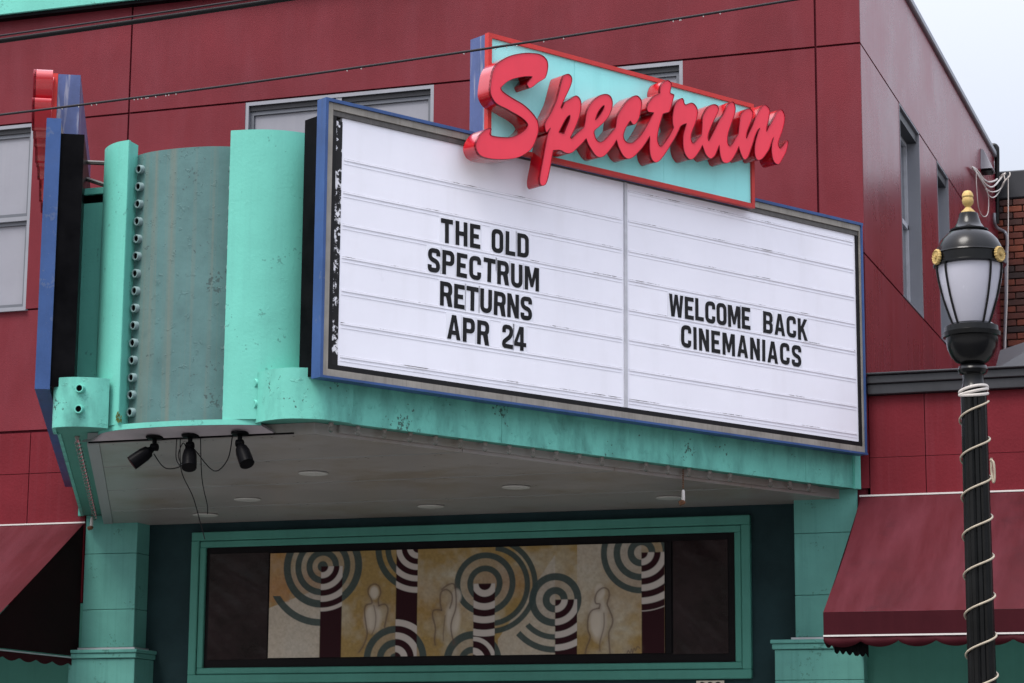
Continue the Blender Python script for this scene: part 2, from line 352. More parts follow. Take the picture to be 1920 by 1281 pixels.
# ================================================================== THEATRE BUILDING
XL, XR, YB, ZT = -9.0, 3.0, 8.25, 8.75
ZJ, ZS, ZW = 7.632, 5.866, 4.747        # head joint, sill joint, lower joint
bld = empty('theatre_building', (-3, 4, 0), 'two storey maroon stucco theatre building behind the turquoise marquee', 'building')
WIN = [(-6.49, -4.69), (-2.54, -.735), (-.30, 1.50)]      # front windows, x ranges
def holes_panel(x0, x1, z0, z1, holes, make):
    xs = sorted({x0, x1, *[min(max(h[0], x0), x1) for h in holes], *[min(max(h[1], x0), x1) for h in holes]})
    zs = sorted({z0, z1, *[min(max(h[2], z0), z1) for h in holes], *[min(max(h[3], z0), z1) for h in holes]})
    for a, b in zip(xs, xs[1:]):
        for c, d in zip(zs, zs[1:]):
            mx_, mz_ = (a+b)/2, (c+d)/2
            if any(h[0] < mx_ < h[1] and h[2] < mz_ < h[3] for h in holes): continue
            make(a, b, c, d)
FH = [(a, b, ZS, ZJ-.006) for a, b in WIN]
J = .009
# structural core set back so that the joints read as recesses
core = MB()
holes_panel(XL, XR-.03, 3.2, ZT, FH+[(-3.97, 2.89, 3.0, 3.962)], lambda a, b, c, d: core.box((a, .02, c), (b, .28, d)))
obj('wall_core', core, 'joint_dark', bld)
cols = [(XL, -3.71), (-3.71, 2.63), (2.63, XR)]
rows = [(ZW, ZS), (ZS, ZJ), (ZJ, ZT)]
for (z0, z1) in rows:
    for (x0, x1) in cols:
        m = MB()
        xa = x0+J if x0 > XL else x0; xb = x1-J if x1 < XR else x1
        hs = [h for h in FH if h[1] > xa and h[0] < xb]
        top = z1-J if z1 < ZT else z1
        if z0 == ZS:      # the window row: one piece between each pair of windows
            cut = [xa]+[v for h in hs for v in h[:2]]+[xb]
            for a, b in zip(cut[::2], cut[1::2]):
                if b > a: obj('stucco_panel', MB().box((a, 0, z0+J), (b, .022, top)), 'maroon', bld)
        else: obj('stucco_panel', MB().box((xa, 0, z0+J), (xb, .022, top)), 'maroon', bld)
# side wall facing right, x = 3
SW = [(1.80, 2.84), (3.86, 4.56)]
SH = [(a, b, ZS+.004, ZJ-.004) for a, b in SW]
sc_ = MB()
holes_panel(.03, YB, 0, ZT, SH, lambda a, b, c, d: sc_.box((XR-.28, a, c), (XR-.02, b, d)))
obj('wall_core', sc_, 'joint_dark', bld)
for (z0, z1) in [(4.6, ZS), (ZS, ZJ), (ZJ, ZT)]:
    cut = [.0235]+([v for h in SH for v in h[:2]] if z0 == ZS else [])+[YB]
    for a, b in zip(cut[::2], cut[1::2]):
        obj('stucco_panel', MB().box((XR-.022, a, z0+(J if z0 > 5 else 0)), (XR, b, z1-J if z1 < ZT else z1)), 'maroon_side', bld)
# roof slab, metal coping along the side, turquoise cornice along the front
m = MB(); m.box((XL, .3, ZT-.25), (XR-.29, YB, ZT-.05)); obj('roof', m, 'roofing', bld)
m = MB(); m.bbox((XR-.32, -.02, ZT+.002), (XR+.035, YB+.02, ZT+.075), .012); obj('coping', m, 'aluminium', bld)
m = MB(); m.bbox((XL, -.11, 8.672), (XR-.006, -.002, ZT+.75), .006); obj('cornice', m, 'teal', bld)
m = MB(); m.box((XL, -.09, 8.640), (XR-.012, -.003, 8.670)); obj('cornice_moulding', m, 'black_metal', bld)
m = MB(); m.box((XL, .001, ZT), (XR-.33, .29, ZT+.70)); obj('parapet', m, 'maroon', bld)
# front windows
for wi, (x0, x1) in enumerate(WIN):
    z0, z1 = ZS, ZJ-.006
    f = MB(); t = .032
    f.box((x0, .005, z1-t), (x1, .10, z1)); f.box((x0, .005, z0), (x1, .10, z0+t))
    f.box((x0, .005, z0+t), (x0+t, .10, z1-t)); f.box((x1-t, .005, z0+t), (x1, .10, z1-t))
    win = obj('window', f, 'aluminium', bld)
    xm = (x0+x1)/2
    f = MB(); f.box((xm-.028, .012, z0+t), (xm+.028, .098, z1-t)); obj('mullion', f, 'aluminium', win)
    zm = 6.73; z1 -= .046
    for a, b in ((x0+t, xm-.028), (xm+.028, x1-t)):
        f = MB(); f.box((a, .02, zm-.02), (b, .095, zm+.02)); obj('transom_bar', f, 'aluminium', win)
        for c, d in ((z0+t, zm-.02), (zm+.02, z1-t)):
            f = MB(); q = .035; 
            f.box((a, .045, d-q), (b, .095, d)); f.box((a, .045, c), (b, .095, c+q)); f.box((a, .045, c+q), (a+q, .095, d-q)); f.box((b-q, .045, c+q), (b, .095, d-q))
            obj('sash', f, 'aluminium_dark', win)
            f = MB(); f.box((a+q, .066, c+q), (b-q, .078, d-q)); obj('pane', f, 'frosted', win)
    f = MB(); f.box((x0+t, .03, z1-t+.001), (x1-t, .097, z1-t+.045)); obj('head_shadow_strip', f, 'cornice_metal', win)  # dark strip stands in for the shadow line at the window head
    f = MB(); f.box((x0-.02, -.035, z0-.012), (x1+.02, .05, z0+.002)); obj('sill', f, 'aluminium', win)
# side windows: deep metal reveal, sash set back
for (y0, y1) in SW:
    z0, z1 = ZS+.004, ZJ-.004; dx = .17; t = .03
    f = MB(); xo = XR+.004
    f.box((XR-dx, y0, z0), (xo, y0+.014, z1)); f.box((XR-dx, y1-.014, z0), (xo, y1, z1))
    f.box((XR-dx, y0+.014, z0), (xo, y1-.014, z0+.014)); f.box((XR-dx, y0+.014, z1-.014), (xo, y1-.014, z1))
    win = obj('window', f, 'aluminium', bld)
    f = MB(); f.box((XR-dx, y0+.014, z1-.10), (XR-.02, y1-.014, z1-.016)); obj('head_shade', f, 'cornice_metal', win)
    f = MB(); xa, xb = XR-dx+.01, XR-dx+.06; ya, yb = y0+.02, y1-.02; zm = 6.72
    f.box((xa, ya, z1-.14), (xb, yb, z1-.104)); f.box((xa, ya, z0+.02), (xb, yb, z0+.06)); f.box((xa, ya, zm-.02), (xb, yb, zm+.025))
    f.box((xa, ya, z0+.06), (xb, ya+.05, z1-.14)); f.box((xa, yb-.05, z0+.06), (xb, yb, z1-.14))
    obj('sash', f, 'mullion', win)
    f = MB(); f.box((xa+.015, ya+.05, z0+.06), (xa+.025, yb-.05, z1-.14)); obj('pane', f, 'dark_glass', win)
# wall below the lower joint, left of the marquee: board-like panels
xs = [XL, -6.9, -5.85, -5.2, -4.58, -3.99]
for a, b in zip(xs, xs[1:]):
    for c, d in ((3.2, 3.9), (3.9, 4.36), (4.36, ZW-.012)):
        m = MB(); m.box((a+.004, .004, c+.003), (b-.004, .021, d-.003)); obj('facing_panel', m, 'maroon_low', bld)
m = MB(); m.box((-3.986, .004, 3.965), (3.0, .021, ZW-.012)); obj('facing_panel', m, 'maroon_low', bld)

# ------------------------------------------------------------------ entrance: recessed wall, pilasters, storefront below
YR = .235
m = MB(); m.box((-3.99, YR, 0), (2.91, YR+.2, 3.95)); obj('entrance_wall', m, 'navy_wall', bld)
for (x0, x1) in ((XL, -3.98), (2.90, 9.0)):
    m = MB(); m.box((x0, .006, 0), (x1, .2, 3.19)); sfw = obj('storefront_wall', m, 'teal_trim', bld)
def pilaster(x0, x1, bx0, bx1):
    p = empty('pilaster', ((x0+x1)/2, .1, 0), '', 'pilaster')
    zc = [2.80, 3.13, 3.62, 3.965]
    for a, b in zip(zc, zc[1:]):
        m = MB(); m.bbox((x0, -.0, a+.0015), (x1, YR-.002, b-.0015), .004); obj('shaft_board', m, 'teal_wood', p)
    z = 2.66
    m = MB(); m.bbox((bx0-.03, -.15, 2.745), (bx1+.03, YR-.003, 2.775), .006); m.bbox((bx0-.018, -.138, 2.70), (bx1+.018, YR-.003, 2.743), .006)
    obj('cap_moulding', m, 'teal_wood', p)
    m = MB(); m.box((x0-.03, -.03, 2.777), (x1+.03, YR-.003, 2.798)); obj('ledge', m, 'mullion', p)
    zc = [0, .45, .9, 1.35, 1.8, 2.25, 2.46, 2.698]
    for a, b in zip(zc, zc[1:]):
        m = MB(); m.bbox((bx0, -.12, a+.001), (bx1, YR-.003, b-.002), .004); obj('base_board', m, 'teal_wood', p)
    return p
pl = pilaster(-3.98, -3.468, -4.03, -3.385); pl['label'] = 'turquoise boarded pilaster beside the closed end of a maroon awning'
pr = pilaster(2.388, 2.90, 2.245, 2.95); pr['label'] = 'turquoise boarded pilaster partly hidden by the sloping maroon awning near the lamp post'

# ------------------------------------------------------------------ mural in its frame
mu = empty('mural', (-.52, YR-.05, 2.45), 'framed wide mural of concentric rings and outlined figures under the marquee', 'mural')
X0, X1, Z0, Z1 = -3.03, 1.985, 2.49, 3.805
def frame4(x0, x1, z0, z1, t, ya, yb, name, mat, par):
    for nm, a, b in (('top', (x0, z1-t), (x1, z1)), ('bottom', (x0, z0), (x1, z0+t)), ('left', (x0, z0+t), (x0+t, z1-t)), ('right', (x1-t, z0+t), (x1, z1-t))):
        m = MB(); m.bbox((a[0], ya, a[1]), (b[0], yb, b[1]), .006); obj(name, m, mat, par)
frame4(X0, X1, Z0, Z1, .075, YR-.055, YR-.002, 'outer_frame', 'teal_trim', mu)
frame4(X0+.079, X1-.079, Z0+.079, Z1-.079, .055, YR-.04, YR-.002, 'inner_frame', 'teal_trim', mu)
xa, xb, za, zb = X0+.136, X1-.136, Z0+.136, Z1-.136
m = MB(); m.box((xa, YR-.012, za), (xb, YR-.001, zb)); obj('backing', m, 'mural_black', mu)
AX0, AX1, AZ0, AZ1 = -2.276, 1.262, 2.703, 3.603
# crumpled dark wrap either side of the painted panel
for (a, b) in ((-2.86, -2.295), (1.33, 1.79)):
    m = MB(); nx, nz = 40, 60; n0 = 0
    rs = np.random.RandomState(3 if a < 0 else 4); ph = rs.rand(8, 4)*6
    for j in range(nz+1):
        for i in range(nx+1):
            u, v = i/nx, j/nz
            h = sum(sin(ph[k][0]+u*(4+k*3)*(1+.3*sin(ph[k][1]))+v*(6+k*5)+2*sin(v*7+ph[k][2]))/(2+k) for k in range(8))
            m.v.append((a+(b-a)*u, YR-.020+.0022*h, AZ0-.01+(AZ1-AZ0+.02)*v))
    for j in range(nz):
        for i in range(nx): q = j*(nx+1)+i; m.f.append((q, q+1, q+nx+2, q+nx+1))
    obj('plastic_wrap', m, 'plastic_wrap', mu, smooth=60)
m = MB(); m.box((1.268, YR-.028, AZ0), (1.318, YR-.013, AZ1)); obj('panel_strip', m, 'mural_black', mu)
def mural_art():
    NX, NY = 640, 172
    W_, H_ = 742.0, 196.0
    X, Y = np.meshgrid(np.linspace(0, W_, NX+1), np.linspace(0, H_, NY+1))
    rs = np.random.RandomState(5)
    def noise(fx, fy, seed):
        r = np.random.RandomState(seed); gx = r.rand(int(H_/fy)+3, int(W_/fx)+3)
        xi = X/fx; yi = Y/fy; x0 = xi.astype(int); y0 = yi.astype(int); fx_ = xi-x0; fy_ = yi-y0
        fx_ = fx_*fx_*(3-2*fx_); fy_ = fy_*fy_*(3-2*fy_)
        return gx[y0, x0]*(1-fx_)*(1-fy_)+gx[y0, x0+1]*fx_*(1-fy_)+gx[y0+1, x0]*(1-fx_)*fy_+gx[y0+1, x0+1]*fx_*fy_
    nz = noise(60, 60, 1)*.5+noise(22, 22, 2)*.3+noise(8, 8, 3)*.2; fine = noise(4, 4, 4)*.6+noise(2.2, 2.2, 6)*.4
    OCH, CRM, ORG, LGT = np.array([.40, .27, .10]), np.array([.55, .49, .37]), np.array([.42, .19, .07]), np.array([.60, .54, .46])
    MAR, WHT, GRN = np.array([.026, .006, .009]), np.array([.50, .45, .41]), np.array([.055, .090, .088])
    col = OCH + (CRM-OCH)*np.clip((nz-.35)*2.2, 0, 1)[..., None]
    o2 = np.clip((noise(90, 70, 9)-.55)*3, 0, 1)[..., None]*np.clip(1.2-Y/120, 0, 1)[..., None]; col = col*(1-o2*.7)+ORG*o2*.7
    def blend(mask, c, a=1.0):
        nonlocal col
        mk = (np.clip(mask, 0, 1)*a)[..., None]; col = col*(1-mk)+np.asarray(c)*mk
    sm = lambda d: np.clip(.5+d/1.2, 0, 1)
    blend(sm(101-X)*sm(Y-92-(101-X)*.0-(-(X-30)*.35)), LGT*(.8+.4*fine.mean()), .8)
    blend(sm(40-X)*sm(92-Y), ORG*1.1, .45)
    blend(sm(X-585)*sm(701-X)*np.clip(1.1-Y/130, 0, 1), LGT, .75)
    blend(sm(X-440)*sm(545-X)*sm((X-440)*1.3-(Y*-1+190)*.9+20), LGT, .7)
    # ring families: (cx, cy, list of dark bands, sector test)
    rings = [(104, 27, [(0, 10), (20, 32), (42, 54), (63, 77)], None), (104, 27, [(98, 111)], lambda a, X, Y: (X < 104) & (Y > 80)),
             (288, -4, [(52, 63), (70, 82)], lambda a, X, Y: X < 247), (247, 200, [(0, 10), (22, 35), (47, 60)], None), (300, 200, [], None),
             (415, 66, [(22, 33), (46, 57)], None), (425, 70, [(64, 74), (78, 88)], lambda a, X, Y: X > 434),
             (393, 206, [(14, 26), (40, 54)], None), (545, 98, [(10, 23), (35, 48)], None),
             (545, 98, [(62, 72), (84, 95)], lambda a, X, Y: (X < 545) & (Y > 98) & ((545-X) < (Y-98)*1.15)),
             (701, 17, [(13, 25), (38, 50), (62, 73)], None)]
    for cx, cy, bands, test in rings:
        r = np.hypot(X-cx, Y-cy); reg = np.ones_like(X) if test is None else test(None, X, Y).astype(float)
        if bands and test is None: blend(sm(bands[-1][1]-r), WHT*.86, .35)
        for a, b in bands: blend(sm(r-a)*sm(b-r)*reg, GRN*.85, .93)
    col *= (.66+.24*fine)[..., None]
    # printed stripes with counter-changed rings
    stripes = [(101, 143, 104, 27, 27, 84, 11), (247, 288, 288, -4, -10, 92, 10.5), (247, 288, 247, 200, None, 72, 12), (394, 434, 415, 66, 66, 98, 12),
               (394, 434, 393, 206, None, 44, 12), (545, 585, 545, 98, 98, 92, 11.5), (701, 742, 701, 17, 17, 105, 11.5)]
    done = set()
    for x0, x1, cx, cy, ymin, R, st in stripes:
        reg = sm(X-x0)*sm(x1-X)
        r = np.hypot(X-cx, Y-cy)
        if (x0 not in done):
            top = sm(Y-ymin) if ymin is not None else sm(Y-120)
            blend(reg*top, MAR); done.add(x0)
        up = sm(Y-(ymin if ymin is not None else cy-R))
        k = 1
        while k*st < R:
            blend(reg*up*sm(r-k*st)*sm((k+1)*st-r)*sm(R-r), WHT); k += 2
    # outlined figures: pale bodies
    for ex, ey, rx, ry in ((205, 78, 11, 15), (203, 125, 20, 32), (362, 88, 11, 16), (356, 128, 17, 34), (626, 85, 11, 16), (623, 135, 19, 45)):
        blend(np.clip(1.6-1.6*(((X-ex)/rx)**2+((Y-ey)/ry)**2), 0, 1), LGT*.95, .8)
    def stroke(P, wd=1.6, a=.75):
        nonlocal col
        P = smooth_open(P); d = np.full_like(X, 1e9)
        for p, q in zip(P, P[1:]):
            ax, ay = p; bx, by = q; vx, vy = bx-ax, by-ay; L2 = vx*vx+vy*vy+1e-9
            t = np.clip(((X-ax)*vx+(Y-ay)*vy)/L2, 0, 1); d = np.minimum(d, np.hypot(X-ax-t*vx, Y-ay-t*vy))
        blend(np.clip(1.3-d/wd, 0, 1), (.09, .06, .05), a); blend(np.exp(-(d/6)**2), (.16, .11, .08), .28)
    def smooth_open(P):
        o = []
        for i in range(len(P)-1):
            p0, p1, p2, p3 = P[max(0, i-1)], P[i], P[i+1], P[min(len(P)-1, i+2)]
            for s in range(5):
                t = s/5; f = lambda k: .5*((2*p1[k])+(-p0[k]+p2[k])*t+(2*p0[k]-5*p1[k]+4*p2[k]-p3[k])*t*t+(-p0[k]+3*p1[k]-3*p2[k]+p3[k])*t**3)
                o.append((f(0), f(1)))
        return o+[P[-1]]
    c5 = lambda pts: [((380+x/3.556)-507, (980+y/3.556)-(1039-23*((380+x/3.556)-507)/742)) for x, y in pts]
    c6 = lambda pts: [((900+x/3.43)-507, (980+y/3.43)-(1039-23*((900+x/3.43)-507)/742)) for x, y in pts]
    stroke(c5([(1215, 550), (1210, 510), (1225, 470), (1215, 425), (1180, 408), (1145, 430), (1140, 470), (1160, 505), (1165, 535), (1125, 550), (1118, 600), (1130, 680), (1138, 740), (1115, 810), (1085, 855)]))
    stroke(c5([(1215, 550), (1255, 540), (1277, 570), (1268, 630), (1255, 690)])); stroke(c5([(1180, 550), (1195, 620), (1190, 690), (1170, 740)]), 1.2, .6)
    stroke(c5([(1640, 575), (1630, 520), (1635, 460), (1670, 440), (1705, 465), (1710, 510), (1695, 560)])); stroke(c5([(1640, 575), (1590, 575), (1580, 610), (1600, 690), (1595, 760), (1600, 800)]))
    stroke(c5([(1640, 440), (1680, 410), (1720, 405), (1735, 470), (1735, 560), (1710, 640), (1705, 700), (1725, 790)])); stroke(c5([(1665, 610), (1655, 700), (1655, 770)]), 1.2, .55)
    stroke(c6([(795, 530), (800, 505), (775, 500), (770, 470), (785, 430), (820, 405), (850, 415), (858, 450), (845, 500), (855, 530), (878, 590), (875, 630), (855, 680), (858, 750), (865, 840)]))
    stroke(c6([(795, 530), (750, 545), (728, 590), (725, 660), (740, 710), (718, 770), (705, 838)])); stroke(c6([(825, 560), (825, 640), (800, 740), (800, 790)]), 1.4, .6)
    stroke(c6([(965, 805), (975, 785), (985, 800), (995, 775), (1000, 800), (1010, 770), (1018, 785), (1030, 760), (1045, 770)]), 1.0, .8)
    mb = MB()
    xs_ = np.linspace(AX0, AX1, NX+1); zs_ = np.linspace(AZ1, AZ0, NY+1)
    for j in range(NY+1):
        for i in range(NX+1): mb.v.append((xs_[i], YR-.030, zs_[j]))
    for j in range(NY):
        for i in range(NX): q = j*(NX+1)+i; mb.f.append((q, q+NX+1, q+NX+2, q+1))
    m = bpy.data.materials.new('mural_print'); m.use_nodes = True; MATS['mural_print'] = m
    at = m.node_tree.nodes.new('ShaderNodeAttribute'); at.attribute_name = 'print'
    b = m.node_tree.nodes['Principled BSDF']; m.node_tree.links.new(at.outputs['Color'], b.inputs['Base Color']); b.inputs['Roughness'].default_value = .6; b.inputs['Specular IOR Level'].default_value = .1
    v = np.array(mb.v); c = (v.min(0)+v.max(0))/2; mb.v = [tuple(p) for p in v-c]
    me = mb.mesh('painted_panel'); me.materials.append(m)
    ca = me.color_attributes.new('print', 'FLOAT_COLOR', 'POINT')
    cc = np.ones(((NX+1)*(NY+1), 4), dtype=np.float32); cc[:, :3] = np.clip(col.reshape(-1, 3), 0, 1)
    ca.data.foreach_set('color', cc.ravel())
    o = bpy.data.objects.new('painted_panel', me); COL.objects.link(o); o.parent = mu; o.location = Vector(c)-wloc(mu); WL[o.name] = Vector(c)
    m2 = MB(); m2.box((AX0, YR-.0295, AZ0), (AX1, YR-.013, AZ1)); obj('panel_board', m2, 'mural_black', mu)
mural_art()
# small notice with black discs below the mural
nb = empty('notice_board', (1.635, YR-.02, 2.2), 'small cream notice with black discs below the mural frame', 'notice')
m = MB(); m.box((1.52, YR-.02, 2.30), (1.75, YR-.003, 2.478)); obj('board', m, 'cream', nb)
for i in range(3):
    m = MB(); m.lathe([(.028, 0), (.028, .004)], seg=20); m.v = [(1.57+i*.065+p[0], YR-.0205-p[2], 2.44+p[1]) for p in m.v]; obj('disc', m, 'glyph', nb)

# ================================================================== ANNEX (right)
ax = empty('annex_building', (6, 2, 0), 'low maroon shop building with dark metal cornice beside the lamp post', 'building')
m = MB(); m.box((3.004, .028, 3.2), (9, .3, 4.66)); obj('wall_core', m, 'joint_dark', ax)
m = MB(); m.box((3.004, .3, 4.55), (9, 8.2, 4.72)); obj('roof', m, 'roofing', ax)
xs = [3.004, 3.448, 5.05, 7.0, 9.0]
for a, b in zip(xs, xs[1:]):
    for c, d in ((3.2, 3.86), (3.86, 4.205), (4.205, 4.70)):
        m = MB(); m.box((a+.003, .002, c+.002), (b-.003, .03, d-.002)); obj('stucco_panel', m, 'maroon_low', ax)
for z0, z1, y in ((4.702, 4.785, -.055), (4.787, 4.852, -.075), (4.854, 4.872, -.10)):
    m = MB(); m.bbox((3.006, y, z0), (9, .32, z1), .006); obj('cornice', m, 'cornice_metal', ax)
# sloping metal flashing on the annex roof
fA, fB, fC, fD = wallp(1866, 693, 1.2), wallp(1875, 657, 1.6), wallp(1985, 620, 1.6), wallp(1985, 690, 1.2)
m = MB(); m.hexa([fA, fD, (fD[0], 2.6, fD[2]), (fA[0], 2.6, fA[2]), fB, fC, (fC[0], 2.6, fC[2]), (fB[0], 2.6, fB[2])]); obj('roof_flashing', m, 'cornice_metal', ax)
m = MB(); m.box((fA[0]-.03, 1.25, 4.72), (fD[0], 2.58, fA[2]-.002)); obj('flashing_kerb', m, 'black_metal', ax)

# ================================================================== BRICK BUILDING behind
bb = empty('brick_building', (5.5, 9, 0), 'old dark red brick building behind the annex roof', 'building')
BY = 8.30; BT = 8.63
m = MB(); m.box((2.6, BY+.012, 0), (9, BY+1.5, BT-.33)); obj('wall_core', m, 'mortar', bb)
m = MB(); m.bbox((2.62, BY-.03, BT-.33), (9, BY+1.5, BT), .015); obj('parapet_cap', m, 'cornice_metal', bb)
bl, bh, gap = .205, .066, .012
bm_ = [sharedmesh('brick', MB().bbox((-bl/2, -.03, -bh/2), (bl/2, .03, bh/2), .005), k) for k in BR]
hm_ = [sharedmesh('brick', MB().bbox((-bl/4+.003, -.03, -bh/2), (bl/4-.003, .03, bh/2), .005), k) for k in BR]
nb_ = 0; z = BT-.33-bh/2-.012; row = 0
while z > 6.05:
    x = 2.85 + (0 if row % 2 else -bl/2-.006)
    for i in range(10):
        cx = x+i*(bl+gap)+bl/2
        if cx-bl/2 < 2.70: continue
        k = random.choices(range(6), weights=[4, 4, 3, 3, 1.6, 2])[0]
        inst('brick', bm_[k], bb, loc=(cx, BY+.012-random.uniform(0, .008), z)); nb_ += 1
    z -= bh+gap; row += 1
m = MB(); m.box((5.06, BY+.001, 0), (9, BY+.011, BT-.34)); obj('side_bay', m, BR[2], bb)
# downpipe, conduit, vent on the side wall, loose white cables
def tube_thing(name, pts, r, mat, label, cat, seg=8, group=None):
    m = MB(); m.tube(pts, r, seg); return obj(name, m, mat, smooth=60, label=label, cat=cat, group=group)
def curve_pts(P, n=8):
    P = [Vector(p) for p in P]; o = []
    for i in range(len(P)-1):
        p0, p1, p2, p3 = P[max(0, i-1)], P[i], P[i+1], P[min(len(P)-1, i+2)]
        for s in range(n):
            t = s/n; o.append(.5*((2*p1)+(-p0+p2)*t+(2*p0-5*p1+4*p2-p3)*t*t+(-p0+3*p1-3*p2+p3)*t**3))
    return o+[P[-1]]
q = lambda x, y, Y=8.12: Vector(wallp(x, y, Y))
tube_thing('roof_pipe', curve_pts([q(1855, 274), q(1864, 273), q(1868, 276), q(1869.5, 285), q(1869.5, 345), q(1869.5, 420)], 5), .028, 'black_iron', 'black elbow pipe rising above the brick parapet at the roof edge', 'pipe', 10)
vb = empty('wall_vent', (3.0, 6.9, 8.2), 'grey hooded metal vent on the maroon side wall', 'vent')
vy, vw, vz, vo = 6.95, .26, 8.44, .13
m = MB(); m.hexa([(3.002, vy, vz-.11), (3+vo, vy, vz-.11), (3+vo, vy+vw, vz-.11), (3.002, vy+vw, vz-.11), (3.002, vy+.05, vz+.13), (3.03, vy+.05, vz+.12), (3.03, vy+vw-.05, vz+.12), (3.002, vy+vw-.05, vz+.13)]); obj('hood', m, 'aluminium', vb)
m = MB(); m.box((3.002, vy+.03, vz-.13), (3+vo-.02, vy+vw-.03, vz-.112)); obj('louvre', m, 'black_metal', vb)
def qs(x, y, off=0.0):      # on the side wall, or on the brick wall where the side wall has ended
    yw = onp(x, y, (1, 0, 0), (3.03, 0, 0))[1]; return Vector(wallp(x, y, min(8.2, yw)-off))
tube_thing('conduit', curve_pts([qs(1864, 400), qs(1865, 418), qs(1870, 428), qs(1880, 433), qs(1887, 440), qs(1888.5, 460), qs(1886, 490), qs(1886, 560), qs(1884, 640), qs(1884, 700)], 6), .02, 'aluminium', 'bent grey metal conduit running down the brick wall', 'conduit', 8)
wc = [[(1822, 313), (1829, 317), (1836, 325), (1843, 335), (1852, 341), (1863, 340), (1872, 334), (1880, 328), (1886, 325)],
      [(1822, 313), (1828, 320), (1838, 333), (1848, 346), (1858, 351), (1866, 347), (1876, 335), (1884, 326)],
      [(1824, 316), (1832, 327), (1842, 343), (1852, 357), (1864, 360), (1876, 354), (1884, 340), (1882, 328)],
      [(1826, 318), (1836, 333), (1848, 353), (1855, 368), (1864, 370), (1873, 360), (1882, 342), (1893, 330), (1893, 323)]]
for i, P in enumerate(wc):
    tube_thing('loose_cable', curve_pts([qs(x, y, .02+i*.02) for x, y in P]), .011 if i < 2 else .008, 'cable_white', ['thick white loose cable looped over the brick parapet, uppermost of the bundle', 'white loose cable sagging just under the uppermost one at the brick parapet', 'thin white loose cable curving below the bundle at the brick parapet', 'thin white loose cable hanging lowest in the bundle at the brick parapet'][i], 'cable', 6, 'loose white cables at the brick parapet')
tube_thing('loose_cable', curve_pts([qs(1830, 322, .1), qs(1831, 350, .1), qs(1834, 385, .1), qs(1840, 403, .1), qs(1848, 406, .1), qs(1853, 395, .1), qs(1853, 370, .1), qs(1848, 355, .1)]), .006, 'cable_white', 'thin white cable hanging in a long narrow loop behind the lamp finial', 'cable', 6)
tube_thing('drop_wire', [q(1890.5, 330, 8.15), q(1890.5, 420, 8.15), q(1889, 560, 8.15), q(1884, 660, 8.15)], .006, 'cable_white', 'thin white wire dropping straight down the brick wall', 'wire', 6)

# ================================================================== MARQUEE
AR = radians(59.5); DR = np.array([cos(AR), sin(AR), 0]); NR = np.array([DR[1], -DR[0], 0]); PR0 = np.array([2.92, 0, 0.])
AL = radians(117.5); DL = np.array([cos(AL), sin(AL), 0]); NL = np.array([-DL[1], DL[0], 0]); PL0 = np.array([-4.035, 0, 0.])
class Side:      # t = metres from the wall along the side, o = metres outward of the fascia, z = height
    def __init__(s, D, N, P): s.D, s.N, s.P = D, N, P
    def p(s, t, o, z=0.0): r = s.P - s.D*t + s.N*o; return (r[0], r[1], z)
    def box(s, mb, t0, t1, o0, o1, z0, z1):
        return mb.hexa([s.p(t0, o0, z0), s.p(t1, o0, z0), s.p(t1, o1, z0), s.p(t0, o1, z0), s.p(t0, o0, z1), s.p(t1, o0, z1), s.p(t1, o1, z1), s.p(t0, o1, z1)])
    def tz(s, x, y, o):
        q_ = onp(x, y, s.N, s.P+s.N*o); return float((q_-s.P-s.N*o) @ (-s.D)), float(q_[2])
RS = Side(DR, NR, PR0); LS = Side(DL, NL, PL0)
mq = empty('marquee_canopy', (-.6, -2.3, 3.88), 'turquoise wedge shaped theatre marquee canopy with rounded fluted nose and grey soffit', 'marquee')
ZF0, ZF1 = 3.96, 4.295
def arc_path(P, n=6): return [(p.x, p.y) for p in curve_pts([(a, b, 0) for a, b in P], n)]
pr_ = [RS.p(0.004, 0)[:2], RS.p(1.2, 0)[:2], RS.p(1.206, 0)[:2], RS.p(4.9, 0)[:2]]
tipR = arc_path([RS.p(5.0, 0)[:2], RS.p(5.22, .0)[:2], (.16, -4.575), (.06, -4.605), (-.05, -4.58), (-.15, -4.525), (-.235, -4.445)])
tipL = arc_path([LS.p(5.0, 0)[:2], LS.p(5.18, 0)[:2], (-1.585, -4.69), (-1.50, -4.705), (-1.42, -4.685), (-1.34, -4.64), (-1.275, -4.57)])
# fascia in butted lengths
ts = [0.004, .62, 2.05, 3.70, 5.0]
for a, b in zip(ts, ts[1:]):
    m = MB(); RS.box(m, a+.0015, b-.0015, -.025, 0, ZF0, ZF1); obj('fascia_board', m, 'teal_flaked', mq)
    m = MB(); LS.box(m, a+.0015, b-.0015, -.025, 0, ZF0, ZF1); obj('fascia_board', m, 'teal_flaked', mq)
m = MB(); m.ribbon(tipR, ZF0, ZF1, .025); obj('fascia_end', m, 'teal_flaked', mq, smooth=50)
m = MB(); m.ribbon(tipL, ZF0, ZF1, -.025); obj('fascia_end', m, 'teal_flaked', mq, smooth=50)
m = MB(); m.bbox((-.075, 0, 0), (0, .03, .345), .008)
# end stop where the fascia meets the wall
for S_ in (RS, LS):
    m = MB(); S_.box(m, .006, .075, .001, .022, ZF0-.004, ZF1-.01); obj('fascia_stop', m, 'teal', mq)
